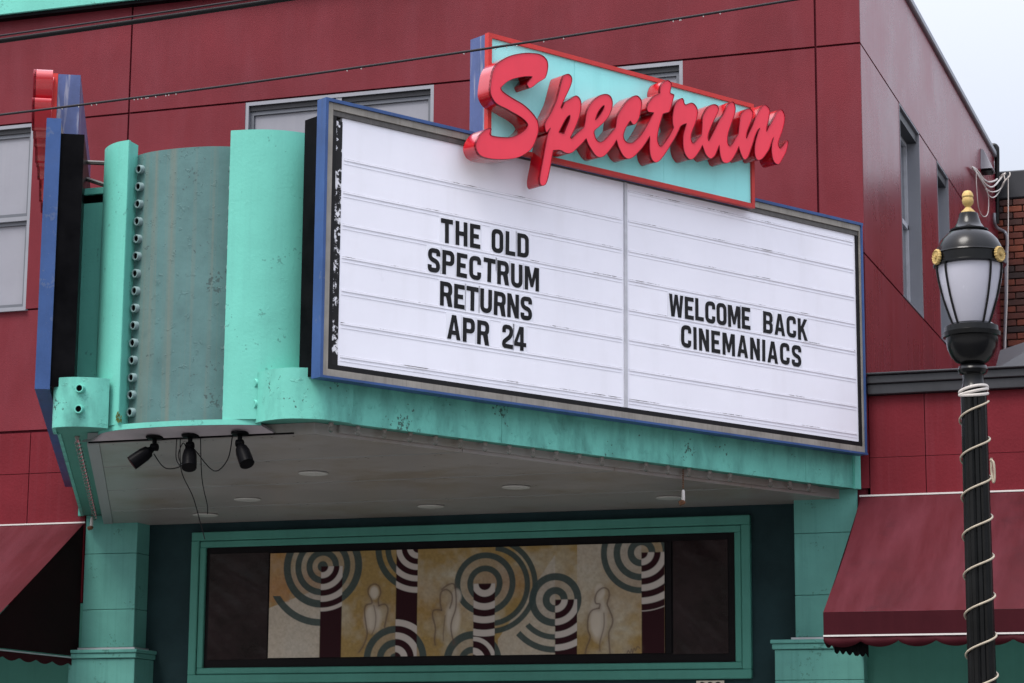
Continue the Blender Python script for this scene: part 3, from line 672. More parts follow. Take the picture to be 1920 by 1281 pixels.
# underside ledge of the fascia (turquoise) and top ledge
def ledge(S_, tip, z, wd, sgn):
    m = MB(); outer = [S_.p(.01, -.026)[:2], S_.p(4.95, -.026)[:2]] + [p for p in tip[4:]]
    inner = [S_.p(.01, -wd)[:2], S_.p(4.75, -wd)[:2]]
    c_ = np.mean(np.array(tip[-8:]), axis=0)
    poly = outer + inner[::-1]
    return poly
for S_, tip, wd in ((RS, tipR, .17), (LS, tipL, .30)):
    poly = ledge(S_, tip, 0, wd, 1)
    m = MB(); m.prism_xy(poly, ZF0+.006, ZF0+.02); obj('fascia_underside', m, 'teal_trim', mq)
    m = MB(); m.prism_xy(poly, ZF1-.03, ZF1-.006); obj('fascia_top', m, 'teal', mq)
# soffit: dropped boards, seams parallel to the wall
ZSF = 3.887
sl = lambda y: LS.p(0, -.205)[0] + (LS.D[0]/LS.D[1])*(y-LS.p(0, -.205)[1]); sr = lambda y: RS.p(0, -.14)[0] + (RS.D[0]/RS.D[1])*(y-RS.p(0, -.14)[1])
ys = [-4.40, -3.32, -2.09, -.86, .22]
for a, b in zip(ys, ys[1:]):
    a_ = a+.003; b_ = b-.003
    m = MB(); m.hexa([(sl(a_)+.095, a_, ZSF), (sr(a_), a_, ZSF), (sr(b_), b_, ZSF), (sl(b_)+.095, b_, ZSF), (sl(a_)+.095, a_, ZF0+.004), (sr(a_), a_, ZF0+.004), (sr(b_), b_, ZF0+.004), (sl(b_)+.095, b_, ZF0+.004)])
    obj('soffit_board', m, 'soffit', mq)
m = MB(); m.hexa([(sl(-4.4), -4.4, ZSF-.004), (sl(-4.4)+.092, -4.4, ZSF-.004), (sl(.22)+.092, .22, ZSF-.004), (sl(.22), .22, ZSF-.004), (sl(-4.4), -4.4, ZF0+.004), (sl(-4.4)+.092, -4.4, ZF0+.004), (sl(.22)+.092, .22, ZF0+.004), (sl(.22), .22, ZF0+.004)]); obj('soffit_trim', m, 'soffit_trim', mq)
m = MB(); RS.box(m, .35, 5.0, -.138, -.118, ZSF+.025, ZF0+.005); obj('lamp_channel', m, 'soffit', mq)
m = MB(); m.box((-3.9, .005, ZF0-.0), (2.8, .22, ZF0+.09)); 
for y in ys[1:-1]:
    m = MB(); m.box((sl(y)+.10, y-.007, ZSF-.002), (sr(y)-.02, y+.007, ZSF+.001)); obj('seam_strip', m, 'soffit_trim', mq)
m = MB()   # screw heads
for k in range(90):
    y = random.choice(ys[:-1]) + random.choice([.05, 1.17, .6]); x = random.uniform(sl(y)+.15, sr(y)-.1)
    m.v += []; n = len(m.v); r_ = .008
    m.v += [(x+r_*cos(i*pi/3), y+r_*sin(i*pi/3), ZSF-.0025) for i in range(6)]; m.f.append(tuple(n+i for i in range(6))[::-1])
obj('screw_heads', m, 'black_metal', mq, kind='stuff')
ring = MB(); ring.lathe([(.075, 0), (.105, 0), (.11, .004), (.105, .010), (.085, .012), (.075, .02), (.073, .004)], seg=28)
ringm = sharedmesh('downlight', ring, 'lamp_trim', 40)
lens = sharedmesh('lens', MB().lathe([(.072, .004), (.072, .008)], seg=24), 'frosted')
for (x, y) in [(-.62, -2.64), (-1.78, -1.32), (-2.60, -.42), (.55, -1.46), (-.53, -.47), (1.50, -.49)]:
    d_ = inst('downlight', ringm, mq, loc=(x, y, ZSF-.013)); inst('lens', lens, d_, loc=(x, y, ZSF-.013))
# lamp sockets under the fascia with clear bulbs
base = MB(); base.lathe([(.016, 0), (.017, -.010), (.013, -.014), (.012, -.026)][::-1], seg=12); sockm = sharedmesh('bulb_socket', base, 'soffit', 40)
bul = MB(); bul.lathe([(.003, -.066), (.012, -.061), (.017, -.050), (.015, -.038), (.011, -.030), (.010, -.024)], seg=12); bulm = sharedmesh('bulb', bul, 'bulb_glass', 60)
for S_, o_, t0, t1, n_ in ((RS, -.075, .5, 5.1, 22), (LS, -.13, .25, 4.9, 26)):
    for k in range(n_):
        t = t0+(t1-t0)*k/(n_-1)
        if S_ is RS and k in (3, 9): continue
        P = S_.p(t, o_, ZF0+.005); s_ = inst('bulb_socket', sockm, mq, loc=P); inst('bulb', bulm, s_, loc=P)
# ---- nose
ZN0, ZW1, ZG1 = 3.985, 5.955, 5.88
gp = arc_path([(-1.20, -4.425), (-1.06, -4.485), (-.84, -4.51), (-.62, -4.49), (-.46, -4.43), (-.34, -4.37)])
m = MB(); m.ribbon(gp, ZN0, ZG1, .02); obj('nose_panel', m, 'grey_panel', mq, smooth=50)
wr = arc_path([(-.425, -4.56), (-.30, -4.545), (-.16, -4.50), (-.04, -4.42), (.05, -4.31), (.10, -4.16), (.12, -3.98)])
m = MB(); m.ribbon(wr, ZN0, ZW1, .02); 
m.box((-.425, -4.555, ZN0), (-.405, -4.40, ZW1-.004)); obj('nose_wing', m, 'teal', mq, smooth=50)
wl = arc_path([(-1.195, -4.56), (-1.30, -4.535), (-1.41, -4.46), (-1.49, -4.36), (-1.535, -4.22), (-1.56, -4.08), (-1.57, -3.9)])
m = MB(); m.ribbon(wl, ZN0, ZW1, -.02); m.box((-1.212, -4.555, ZN0), (-1.192, -4.43, ZW1-.004)); obj('nose_wing', m, 'teal', mq, smooth=50)
lip = arc_path([(-1.46, -4.36), (-1.38, -4.46), (-1.22, -4.555), (-1.02, -4.595), (-.74, -4.61), (-.48, -4.585), (-.30, -4.54), (-.18, -4.48)])
m = MB(); m.ribbon(lip, ZF0-.012, ZN0-.001, .05); obj('nose_lip', m, 'teal', mq, smooth=50)
m = MB(); n_ = len(lip)
for p in lip:
    xb = -.72+(p[0]+.72)*1.12
    m.v += [(p[0], p[1]+.006, ZF0-.013), (xb, -4.418, ZSF+.016), (xb, -4.40, ZSF+.030), (p[0], p[1]+.03, ZF0-.002)]
for i in range(n_-1):
    for k in range(4): m.f.append((4*i+k, 4*i+4+k, 4*i+4+(k+1) % 4, 4*i+(k+1) % 4))
obj('nose_underside', m, 'nose_under', mq, smooth=40)
m = MB(); m.box((-1.50, -4.41, ZSF+.006), (.02, -4.395, ZSF+.016)); obj('dark_gap', m, 'black_metal', mq)
# body behind the wings (left return seen between wing and sign), top deck
m = MB(); m.box((-1.70, -4.31, 4.27), (-1.49, -4.28, 5.60)); obj('body_panel', m, 'teal', mq)
m = MB(); m.box((-1.70, -4.31, 5.665), (-1.49, -4.28, 5.71)); obj('body_panel', m, 'teal', mq)
m = MB(); m.box((-1.69, -4.27, 4.27), (-1.52, -4.25, 5.70)); obj('body_backing', m, 'black_metal', mq)
m = MB(); m.prism_xy([(-1.5, -4.30), (-.1, -4.30), (.6, -3.2), (2.7, -.02), (-3.7, -.02), (-2.0, -3.2)], 4.30, 4.36); obj('deck', m, 'roofing', mq)
# sockets
paint('socket_grey', (.20, .29, .29, 1), .45, .15, 20, bump=.05, spec=.3)
paint('void', (.002, .002, .002, 1), .9, .1, spec=0.0)
prof = [(.030, -.03), (.030, .030), (.028, .034), (.0215, .034), (.020, .016), (.004, .016)]
skm = sharedmesh('socket', MB().lathe(prof, seg=24), 'socket_grey', 40)
skt = sharedmesh('socket', MB().lathe([(r, z*.8) for r, z in prof], seg=24), 'teal', 40)
pit = sharedmesh('socket_hole', MB().lathe([(.0195, .0), (.0195, .026)], seg=20), 'void')
pitt = sharedmesh('socket_hole', MB().lathe([(.0195, .0), (.0195, .021)], seg=20), 'void')
def socket(P, d, me):
    d = Vector(d).normalized(); Mx = Vector((0, 0, 1)).rotation_difference(d).to_matrix().to_4x4(); Mx.translation = Vector(P)
    s_ = inst('socket', me, mq, matrix=Mx)
    h = bpy.data.objects.new('socket_hole', pit if me is skm else pitt); COL.objects.link(h); h.parent = s_
for k in range(15):
    z_ = wallp(263, 319+k*(773-319)/14.0, -4.45)[2]
    if z_ > 5.84 or z_ < 4.02: continue
    socket((-1.142, -4.455, z_), (-.35, -.93, -.08), skm)
for k in range(13): socket((-.455, -4.43, 5.72-k*.137), (.25, -.95, 0), skm)
for z_ in (4.225, 4.085): socket((-.205, -4.497, z_), (-.62, -.78, 0), skt)
for z_ in (4.215, 4.075): socket((-1.405, -4.708, z_), (.12, -1, 0), skt)
m = MB()
for k in range(40):
    x, y = -1.185+random.uniform(-.02, .02), -4.57-random.uniform(0, .02); z_ = ZN0+random.uniform(0, .07)
    m.quad((x, y, z_), (x+.008, y-.004, z_), (x+.010, y-.006, z_+.016), (x+.002, y, z_+.016))
obj('moss_tuft', m, 'weed', label='tiny yellow green moss tuft growing at the foot of the marquee nose', cat='moss', kind='stuff')
# struts behind the left sign
for i, P in enumerate([[(-1.80, -4.1, 5.965), (-1.48, -4.08, 5.93)], [(-1.78, -4.12, 5.84), (-1.48, -4.1, 5.73)]]):
    m = MB(); m.tube(P, .016, 6); obj('brace', m, 'retainer_dark', mq)

# ---- readerboards
def readerboard(S_, label, right):
    loc = S_.p(2.7, 0, 4.2)
    e = empty('readerboard', loc, label, 'sign')
    T0, T1, A, B = .055, 5.355, 4.205, 6.085
    m = MB(); S_.box(m, T0+.02, T1-.02, -.12 if right else -.112, .045, A+.03, B-.10); obj('cabinet', m, 'black_metal', e)
    t = .022
    for nm, a, b, c, d in (('top', T0, T1, B-t, B), ('bottom', T0, T1, A+.006, A+t), ('end', T0+.008, T0+t, A+t, B-t), ('end', T1-t, T1, A+t, B-t)):
        m = MB(); S_.box(m, a, b, .046, .145, c, d); obj('blue_frame', m, 'blue_metal', e)
    u = .047
    for a, b, c, d, mt in ((T0+t, T1-t, B-t-u, B-t-.001, 'retainer'), (T0+t, T1-t, A+t+.001, A+t+u, 'retainer'), (T0+t+.001, T0+t+u*.35, A+t+u, B-t-u, 'retainer'), (T1-t-u, T1-t-.001, A+t+u, B-t-u, 'retainer')):
        m = MB(); S_.box(m, a, b, .046, .132, c, d); obj('retainer', m, mt, e)
    g0, g1, gz0, gz1 = T0+t+u*.35, T1-t-u, A+t+u, B-t-u
    k = .036
    for a, b, c, d, mt in ((g0, g1, gz1-k, gz1-.001, 'retainer_dark'), (g0, g1, gz0+.001, gz0+k, 'gasket'), (g0+.001, g0+.03, gz0+k, gz1-k, 'gasket'), (g1-k, g1-.001, gz0+k, gz1-k, 'gasket')):
        m = MB(); S_.box(m, a, b, .046, .122, c, d); obj('gasket', m, mt, e)
    p0, p1, pz0, pz1 = g0+.03, g1-k, gz0+k, gz1-k
    m = MB(); S_.box(m, p1-.055, p1-.001, .046, .114, pz0, pz1-.03); obj('scratched_strip', m, 'scratched', e)
    p1 -= .055
    TM = 2.632
    for a, b in ((p0, TM-.014), (TM+.014, p1)):
        m = MB(); S_.box(m, a, b, .046, .110, pz0+.001, pz1-.001); obj('white_panel', m, 'white_panel', e)
        for zr in (4.374, 4.594, 4.816, 5.037, 5.258, 5.476, 5.70) + ((5.925,) if a == p0 else ()):
            if not right: break
            m = MB(); S_.box(m, a+.02, b-.02, .1105, .1150, zr-.008, zr+.001); obj('rail', m, 'white_rail', e)
            m = MB(); S_.box(m, a+.02, b-.02, .1105, .1130, zr+.0015, zr+.0055); obj('rail_groove', m, 'rail_grime', e)
            m = MB(); S_.box(m, a+.02, b-.02, .1105, .1125, zr-.032, zr-.028); obj('rail_lip', m, 'white_rail', e)
    m = MB(); S_.box(m, TM-.013, TM+.013, .046, .122, pz0+.001, pz1-.001); obj('mullion', m, 'mullion', e)
    return e
rbR = readerboard(RS, 'white backlit readerboard in blue frame with two messages in black letters', True)
rbL = readerboard(LS, 'readerboard seen edge on, its blue frame end and black cabinet back showing', False)

# ---- script signs
A_, B_, C_, D_, E_, F_, G_ = (860, 85), (860, 210), (1000, 130), (1000, 230), (1140, 140), (1140, 200), (1300, 170)
def tr(org, pts): return [(org[0]+p[0]/9.15, org[1]+p[1]/9.15)+tuple(p[2:]) for p in pts]
S_OUT = tr(A_, [(650, 320), (760, 240), (880, 180), (1000, 150), (1150, 132), (1300, 138), (1400, 160), (1470, 205), (1515, 270), (1528, 350), (1520, 440), (1500, 520), (1480, 565, 1), (1430, 600), (1360, 640), (1300, 690), (1245, 730, 1), (1205, 742, 1), (1180, 705), (1165, 660), (1190, 620), (1255, 540, 1), (1150, 540), (1040, 555), (920, 585), (830, 630), (770, 680), (730, 720), (725, 750), (750, 790), (830, 850), (950, 925), (1080, 1000), (1180, 1080), (1270, 1175), (1340, 1275)]) + \
    tr(B_, [(1358, 180), (1368, 250), (1365, 340), (1340, 430), (1300, 540), (1240, 640), (1150, 715), (1040, 775), (920, 805), (780, 818), (620, 815), (500, 800), (400, 770), (340, 725), (300, 650), (285, 570), (310, 480), (360, 390), (430, 320), (500, 282), (550, 285), (555, 310), (535, 360), (545, 395), (600, 415), (700, 430), (800, 435), (900, 430), (1000, 395), (1090, 340), (1150, 285), (1180, 235), (1165, 190), (1110, 130), (1010, 60), (900, 0)]) + \
    tr(A_, [(820, 1095), (720, 1050), (640, 1000), (590, 940), (550, 860), (535, 770), (545, 650), (565, 520), (590, 420)])
P_OUT = tr(C_, [(510, 115), (570, 82), (610, 88), (645, 120), (660, 180), (645, 260), (600, 370), (550, 470), (505, 570), (470, 650, 1), (485, 668, 1), (510, 610), (540, 560), (600, 525), (660, 485), (720, 452), (770, 475), (805, 530), (818, 600), (810, 700), (790, 800), (750, 920), (700, 1040), (635, 1165, 1), (650, 1190, 1), (730, 1110), (800, 1050), (865, 990, 1), (885, 880), (900, 780), (930, 680), (985, 580), (1060, 500), (1140, 445), (1220, 425), (1290, 440), (1335, 490), (1355, 570), (1350, 650), (1320, 750), (1270, 840), (1200, 920), (1120, 990), (1060, 1040), (1040, 1080), (1055, 1150), (1085, 1215), (1140, 1245), (1200, 1225), (1270, 1160), (1340, 1080), (1395, 1012, 1)]) + \
    tr(E_, [(125, 900), (140, 780), (170, 680), (220, 590), (290, 490), (370, 410), (440, 365), (490, 360), (540, 395), (570, 450), (575, 530), (560, 620), (540, 720), (510, 790), (470, 850), (430, 860), (405, 840), (378, 795, 1), (340, 850), (300, 920), (270, 1000), (262, 1060), (280, 1120), (320, 1160), (370, 1172), (430, 1160), (490, 1110), (560, 1040), (630, 930), (690, 820), (740, 720), (780, 655, 1), (690, 645), (662, 600), (665, 560), (690, 490), (740, 420), (800, 360), (888, 318, 1), (885, 270), (905, 190), (940, 130), (1000, 95), (1050, 110), (1085, 155), (1085, 200), (1070, 260), (1065, 318, 1), (1100, 330), (1130, 350), (1120, 400), (1095, 500), (1070, 590), (1040, 645), (990, 660), (940, 675, 1), (915, 760), (880, 880), (855, 1000), (845, 1090), (855, 1160), (880, 1215), (910, 1230), (950, 1190), (1000, 1120), (1060, 1030), (1120, 910, 1), (1105, 850), (1100, 760), (1110, 650), (1135, 540), (1180, 460), (1230, 415), (1270, 405), (1295, 440), (1305, 490), (1330, 515), (1380, 495), (1430, 482), (1480, 510), (1520, 570), (1535, 650), (1520, 750), (1490, 850), (1450, 950), (1425, 1040), (1425, 1110), (1440, 1160), (1475, 1170), (1530, 1110), (1598, 1032, 1)]) + \
    tr(G_, [(145, 600), (150, 480), (180, 390), (240, 290), (300, 245), (350, 235), (400, 250), (430, 300), (420, 370), (380, 450), (320, 580), (265, 720), (250, 800), (260, 860, 1), (290, 810), (340, 710), (400, 590), (450, 490), (500, 420), (540, 340), (590, 240), (640, 195), (680, 195), (705, 240), (718, 310), (710, 390), (680, 480), (640, 600), (600, 720), (585, 820), (590, 900), (625, 950), (680, 890), (730, 800), (765, 750, 1), (775, 650), (790, 520), (800, 440), (850, 360), (910, 315), (960, 310), (1000, 340), (1020, 400), (1000, 500), (960, 600), (925, 690), (905, 790), (912, 815, 1), (940, 740), (1000, 620), (1050, 490), (1090, 400), (1140, 310), (1190, 255), (1230, 240), (1280, 280), (1310, 340), (1300, 430), (1280, 540), (1260, 620), (1255, 700, 1), (1290, 620), (1340, 540), (1390, 440), (1430, 360), (1480, 325), (1515, 325), (1550, 380), (1568, 450), (1560, 550), (1530, 680), (1490, 790), (1460, 880), (1460, 940), (1490, 985), (1530, 950), (1580, 880), (1615, 850), (1625, 900), (1615, 960), (1590, 1050), (1540, 1150), (1480, 1250), (1440, 1268), (1390, 1240), (1355, 1170), (1340, 1080), (1335, 1000), (1345, 900), (1372, 800, 1), (1340, 880), (1300, 1000), (1250, 1080), (1190, 1160), (1130, 1195), (1080, 1180), (1050, 1100), (1045, 1000), (1055, 900), (1080, 800), (1110, 700), (1138, 640, 1), (1095, 690), (1050, 800), (1020, 900), (980, 1020), (940, 1130), (890, 1185), (850, 1170), (810, 1090), (785, 1010), (775, 960, 1), (740, 1050), (690, 1140), (630, 1220), (560, 1248), (500, 1225), (465, 1150), (445, 1050), (440, 940, 1), (410, 1020), (370, 1110), (320, 1160), (280, 1170), (230, 1130), (190, 1060), (150, 940, 1)]) + \
    tr(F_, [(1580, 740), (1520, 830), (1460, 895), (1410, 912), (1360, 880), (1310, 800), (1285, 700), (1280, 580), (1290, 470), (1340, 290, 1), (1250, 330), (1210, 410), (1150, 530), (1090, 630), (1010, 760), (940, 860), (880, 930), (820, 962), (770, 940), (730, 870), (710, 770), (705, 660), (712, 510, 1), (660, 600), (590, 700), (520, 780), (440, 860), (350, 900), (280, 870), (220, 790), (170, 680), (140, 575, 1)]) + \
    tr(D_, [(1380, 380), (1310, 470), (1240, 550), (1170, 595), (1100, 592), (1040, 540), (980, 450), (930, 360), (900, 275, 1), (850, 340), (770, 420), (690, 495), (630, 530), (570, 530), (520, 510), (480, 485), (430, 475), (340, 478, 1), (320, 580), (300, 700), (270, 850), (240, 980), (205, 1062), (150, 1088), (112, 1055), (102, 980), (110, 900), (135, 760), (165, 600), (195, 430), (220, 300), (240, 200), (262, 140), (288, 92, 1), (225, 178, 1), (205, 150), (190, 60)]) + \
    tr(C_, [(195, 930), (230, 850), (290, 760), (340, 650), (390, 540), (430, 400), (460, 280)])
P_H1 = tr(C_, [(432, 1080, 1), (470, 1000), (510, 920), (550, 850), (590, 800), (625, 785), (625, 840), (600, 920), (560, 1010), (525, 1108, 1), (480, 1096)])
P_H2 = tr(C_, [(1058, 872), (1075, 800), (1110, 720), (1160, 650), (1205, 615), (1215, 640), (1190, 710), (1140, 790), (1090, 850)])
OB = .178; OL = OB+.135       # cabinet face, letter face
def to2(poly):                 # reading coordinates: u to the right, v up
    o = []
    for p in poly:
        t, z = RS.tz(p[0], p[1], OL); o.append((4.0-t, z) + tuple(p[2:]))
    return o
S2 = smooth_closed(to2(S_OUT), 4); P2 = smooth_closed(to2(P_OUT), 3); H1 = smooth_closed(to2(P_H1), 3); H2 = smooth_closed(to2(P_H2), 3)
meS = outline_mesh('letter_S', [S2], .134, 'red_return'); meP = outline_mesh('letters_pectrum', [P2, H1, H2], .134, 'red_return')
for me in (meS, meP):
    me.materials.append(MATS['red_face']); me.materials.append(MATS['trim_cap'])
    for p in me.polygons:
        if p.normal.z > .9: p.material_index = 1
def lettercap(splines, name):      # thin dark trim around the face edge
    mb = MB()
    for s in splines:
        n = len(mb.v); k = len(s)
        for (x, y) in s: mb.v += [(x, y, .1345-.016), (x, y, .139)]
        for i in range(k): j = (i+1) % k; mb.f.append((n+2*i, n+2*j, n+2*j+1, n+2*i+1))
    me = mb.mesh(name); me.materials.append(MATS['trim_cap'])
    return me
capS = outline_mesh('trim', [S2], .001, 'trim_cap'); 
def solidify(o, th, off=0):
    md = o.modifiers.new('thick', 'SOLIDIFY'); md.thickness = th; md.offset = off
def script_sign(S_, label, right):
    e = empty('script_sign', S_.p(2.7, OB-.1, 5.98), label, 'sign')
    T0, T1, Z0_, Z1_ = 1.35, 4.01, 5.985, 6.81
    dz = .0 if right else 0
    m = MB(); S_.box(m, T0+.004, T1-.004, OB-.19, OB-.026, Z0_+.004, Z1_-.004); obj('cabinet', m, 'blue_worn', e)
    t = .032
    for a, b, c, d in ((T0, T1, Z1_-t, Z1_), (T0, T1, Z0_, Z0_+t), (T0, T0+t, Z0_+t, Z1_-t), (T1-t, T1, Z0_+t, Z1_-t)):
        m = MB(); S_.box(m, a, b, OB-.025, OB+.016, c, d); obj('red_frame', m, 'red_trim', e)
    for a, b in ((T0+t, 2.30), (2.302, 3.19), (3.192, T1-t)):
        m = MB(); S_.box(m, a, b, OB-.025, OB, Z0_+t, Z1_-t); obj('turquoise_face', m, 'teal_bright', e)
    # letters
    if right: uax = Vector(S_.D); org = Vector(S_.p(4.0, OB+.002, 0))
    else:     uax = -Vector(S_.D); org = Vector(S_.p(1.36, OB+.002, 0))
    Mx = Matrix.Identity(4); zax = Vector(S_.N); vax = Vector((0, 0, 1))
    for i in range(3): Mx[i][0] = uax[i]; Mx[i][1] = vax[i]; Mx[i][2] = zax[i]; Mx[i][3] = org[i]
    inst('letter', meS, e, matrix=Mx, label='large red script capital S'); inst('letter', meP, e, matrix=Mx, label='joined red script letters pectrum')
    for sp, nm in (([S2], 'trim_cap'), ([P2, H1, H2], 'trim_cap')):
        me = lettercap(sp, nm); o = inst('trim_cap', me, e, matrix=Mx); solidify(o, .003, 1.0)
    return e
ssR = script_sign(RS, 'red script lettering Spectrum on a turquoise red framed box above the readerboard', True)
ssL = script_sign(LS, 'script sign seen end on, red letter sides and worn blue cabinet end', False)

# ---- changeable letters
w_, s_ = .62, .19
def arcpts(cx, cy, r, a0, a1, n=4): return [(cx+r*cos(radians(a0+(a1-a0)*i/n)), cy+r*sin(radians(a0+(a1-a0)*i/n))) for i in range(n+1)]
def rrect(x0, y0, x1, y1, r):
    return arcpts(x1-r, y1-r, r, 0, 90)+arcpts(x0+r, y1-r, r, 90, 180)+arcpts(x0+r, y0+r, r, 180, 270)+arcpts(x1-r, y0+r, r, 270, 360)
def rpath(P, r):      # round the corners of an open polyline
    o = [P[0]]
    for i in range(1, len(P)-1):
        a, b, c = (np.array(P[i+k], float) for k in (-1, 0, 1))
        d1 = (a-b); d2 = (c-b); l1, l2 = np.linalg.norm(d1), np.linalg.norm(d2); q_ = min(r, l1*.5, l2*.5)
        p1 = b+d1/l1*q_; p2 = b+d2/l2*q_
        for t in np.linspace(0, 1, 6): o.append(tuple((1-t)**2*p1+2*t*(1-t)*b+t*t*p2))
    return o+[P[-1]]
def strokeo(P, wd, r=.18):
    P = rpath(P, r); Lf, Rt = [], []
    for i, p in enumerate(P):
        a = np.array(P[max(0, i-1)]); b = np.array(P[min(len(P)-1, i+1)]); d = (b-a)/np.linalg.norm(b-a); n_ = np.array((-d[1], d[0]))*wd/2
        Lf.append(tuple(np.array(p)+n_)); Rt.append(tuple(np.array(p)-n_))
    return Lf+Rt[::-1]
h_ = s_/2
GL = {
 'T': (w_, [[(0, 1), (w_, 1), (w_, 1-s_), (w_/2+h_, 1-s_), (w_/2+h_, 0), (w_/2-h_, 0), (w_/2-h_, 1-s_), (0, 1-s_)]]),
 'H': (w_, [[(0, 0), (0, 1), (s_, 1), (s_, .59), (w_-s_, .59), (w_-s_, 1), (w_, 1), (w_, 0), (w_-s_, 0), (w_-s_, .41), (s_, .41), (s_, 0)]]),
 'E': (.54, [[(0, 0), (0, 1), (.54, 1), (.54, 1-s_+.01), (s_, 1-s_+.01), (s_, .59), (.46, .59), (.46, .41), (s_, .41), (s_, s_-.01), (.54, s_-.01), (.54, 0)]]),
 'L': (.52, [[(0, 0), (0, 1), (s_, 1), (s_, s_-.01), (.52, s_-.01), (.52, 0)]]),
 'O': (w_, [rrect(0, 0, w_, 1, .24), rrect(s_, s_-.01, w_-s_, 1-s_+.01, .09)]),
 'D': (w_, [[(0, 0), (0, 1)]+arcpts(w_-.24, .76, .24, 90, 0)+arcpts(w_-.24, .24, .24, 0, -90), [(s_, s_-.01), (s_, 1-s_+.01)]+arcpts(w_-s_-.09, 1-s_-.08, .09, 90, 0)+arcpts(w_-s_-.09, s_+.08, .09, 0, -90)]),
 'S': (w_, [strokeo([(w_-h_, .70), (w_-h_, 1-h_), (h_, 1-h_), (h_, .56), (w_-h_, .44), (w_-h_, h_), (h_, h_), (h_, .30)], s_, .2)]),
 'C': (w_, [strokeo([(w_-h_, .66), (w_-h_, 1-h_), (h_, 1-h_), (h_, h_), (w_-h_, h_), (w_-h_, .34)], s_, .22)]),
 'U': (w_, [strokeo([(h_, 1), (h_, h_), (w_-h_, h_), (w_-h_, 1)], s_, .22)]),
 'P': (w_, [[(0, 0), (0, 1)]+arcpts(w_-.22, .78, .22, 90, 0)+arcpts(w_-.22, .60, .22, 0, -90)+[(s_, .38), (s_, 0)], [(s_, .55), (s_, 1-s_+.01)]+arcpts(w_-s_-.08, 1-s_-.07, .08, 90, 0)+arcpts(w_-s_-.08, .63, .08, 0, -90)]),
 'R': (w_, [[(0, 0), (0, 1)]+arcpts(w_-.22, .78, .22, 90, 0)+arcpts(w_-.20, .62, .20, 0, -50)+[(w_+.01, 0), (w_-s_-.01, 0), (w_-s_-.12, .40), (s_, .40), (s_, 0)], [(s_, .56), (s_, 1-s_+.01)]+arcpts(w_-s_-.08, 1-s_-.07, .08, 90, 0)+arcpts(w_-s_-.08, .64, .08, 0, -90)]),
 'B': (w_, [[(0, 0), (0, 1)]+arcpts(w_-.22, .79, .21, 90, 0)+[(w_-.01, .62), (w_-.07, .52), (w_, .43)]+arcpts(w_-.21, .21, .21, 0, -90), [(s_, .59), (s_, 1-s_+.02)]+arcpts(w_-s_-.08, .75, .07, 90, 0)+arcpts(w_-s_-.08, .66, .07, 0, -90), [(s_, s_-.02), (s_, .43)]+arcpts(w_-s_-.07, .36, .07, 90, 0)+arcpts(w_-s_-.07, .24, .07, 0, -90)]),
 'M': (.78, [[(0, 0), (0, 1), (.24, 1), (.39, .46), (.54, 1), (.78, 1), (.78, 0), (.60, 0), (.60, .62), (.455, .14), (.325, .14), (.18, .62), (.18, 0)]]),
 'N': (w_, [[(0, 0), (0, 1), (.20, 1), (w_-.18, .42), (w_-.18, 1), (w_, 1), (w_, 0), (w_-.20, 0), (.18, .58), (.18, 0)]]),
 'W': (.86, [[(.13, 0), (0, 1), (.18, 1), (.235, .38), (.345, 1), (.515, 1), (.625, .38), (.68, 1), (.86, 1), (.73, 0), (.545, 0), (.43, .62), (.315, 0)]]),
 'A': (.68, [[(0, 0), (.235, 1), (.445, 1), (.68, 0), (.49, 0), (.455, .19), (.225, .19), (.19, 0)], [(.34, .76), (.415, .36), (.265, .36)]]),
 'K': (.64, [[(0, 0), (0, 1), (s_, 1), (s_, .60), (.42, 1), (.63, 1), (.37, .58), (.64, 0), (.44, 0), (.26, .42), (s_, .32), (s_, 0)]]),
 'I': (s_, [[(0, 0), (0, 1), (s_, 1), (s_, 0)]]),
 '2': (.58, [strokeo([(h_, .66), (h_, 1-h_), (.58-h_, 1-h_), (.58-h_, .56), (h_, .26), (h_, h_), (.58, h_)], s_-.01, .17)]),
 '4': (.64, [[(.28, 1), (.50, 1), (.50, .34), (.64, .34), (.64, .17), (.50, .17), (.50, 0), (.32, 0), (.32, .17), (0, .17), (0, .33)], [(.165, .34), (.32, .34), (.32, .74)]]),
}
LH = .168
GM = {k: outline_mesh('glyph_'+k, [[(x*LH, y*LH) for x, y in sp] for sp in v[1]], .003, 'glyph') for k, v in GL.items()}
CARD = {}
def card(wd):
    k = round(wd, 3)
    if k not in CARD:
        CARD[k] = sharedmesh('letter_card', MB().bbox((-.014, -.016, 0), (wd+.014, LH+.017, .003), .001), 'card')
    return CARD[k]
def word(txt, tstart, tend, zb, where):
    gap = .065
    tot = sum(GL[c][0] for c in txt)*LH; avail = (tstart-tend)
    gp_ = (avail-tot)/(len(txt)-1) if len(txt) > 1 else 0
    t = tstart; cnt = {}
    ords = ['first', 'second', 'third', 'fourth', 'fifth', 'sixth', 'seventh', 'eighth', 'ninth', 'tenth', 'eleventh']
    for i, c in enumerate(txt):
        wd = GL[c][0]*LH
        org = Vector(RS.p(t, .1105, zb+random.uniform(-.003, .003))); Mx = Matrix.Identity(4)
        for k in range(3): Mx[k][0] = RS.D[k]; Mx[k][1] = (0, 0, 1)[k]; Mx[k][2] = RS.N[k]; Mx[k][3] = org[k]
        Mx = Mx @ Matrix.Rotation(radians(random.uniform(-.9, .9)), 4, 'Z')
        kind = 'digit' if c.isdigit() else 'letter'
        o = inst('marquee_letter', card(wd), None, matrix=Mx, label='black changeable %s %s, %s in the word %s on the readerboard' % (kind, c, ords[i], txt), cat='letter', group='changeable letters on the readerboard')
        gl = bpy.data.objects.new('glyph', GM[c]); COL.objects.link(gl); gl.parent = o; gl.location = (0, 0, .0034)
        t -= wd+gp_
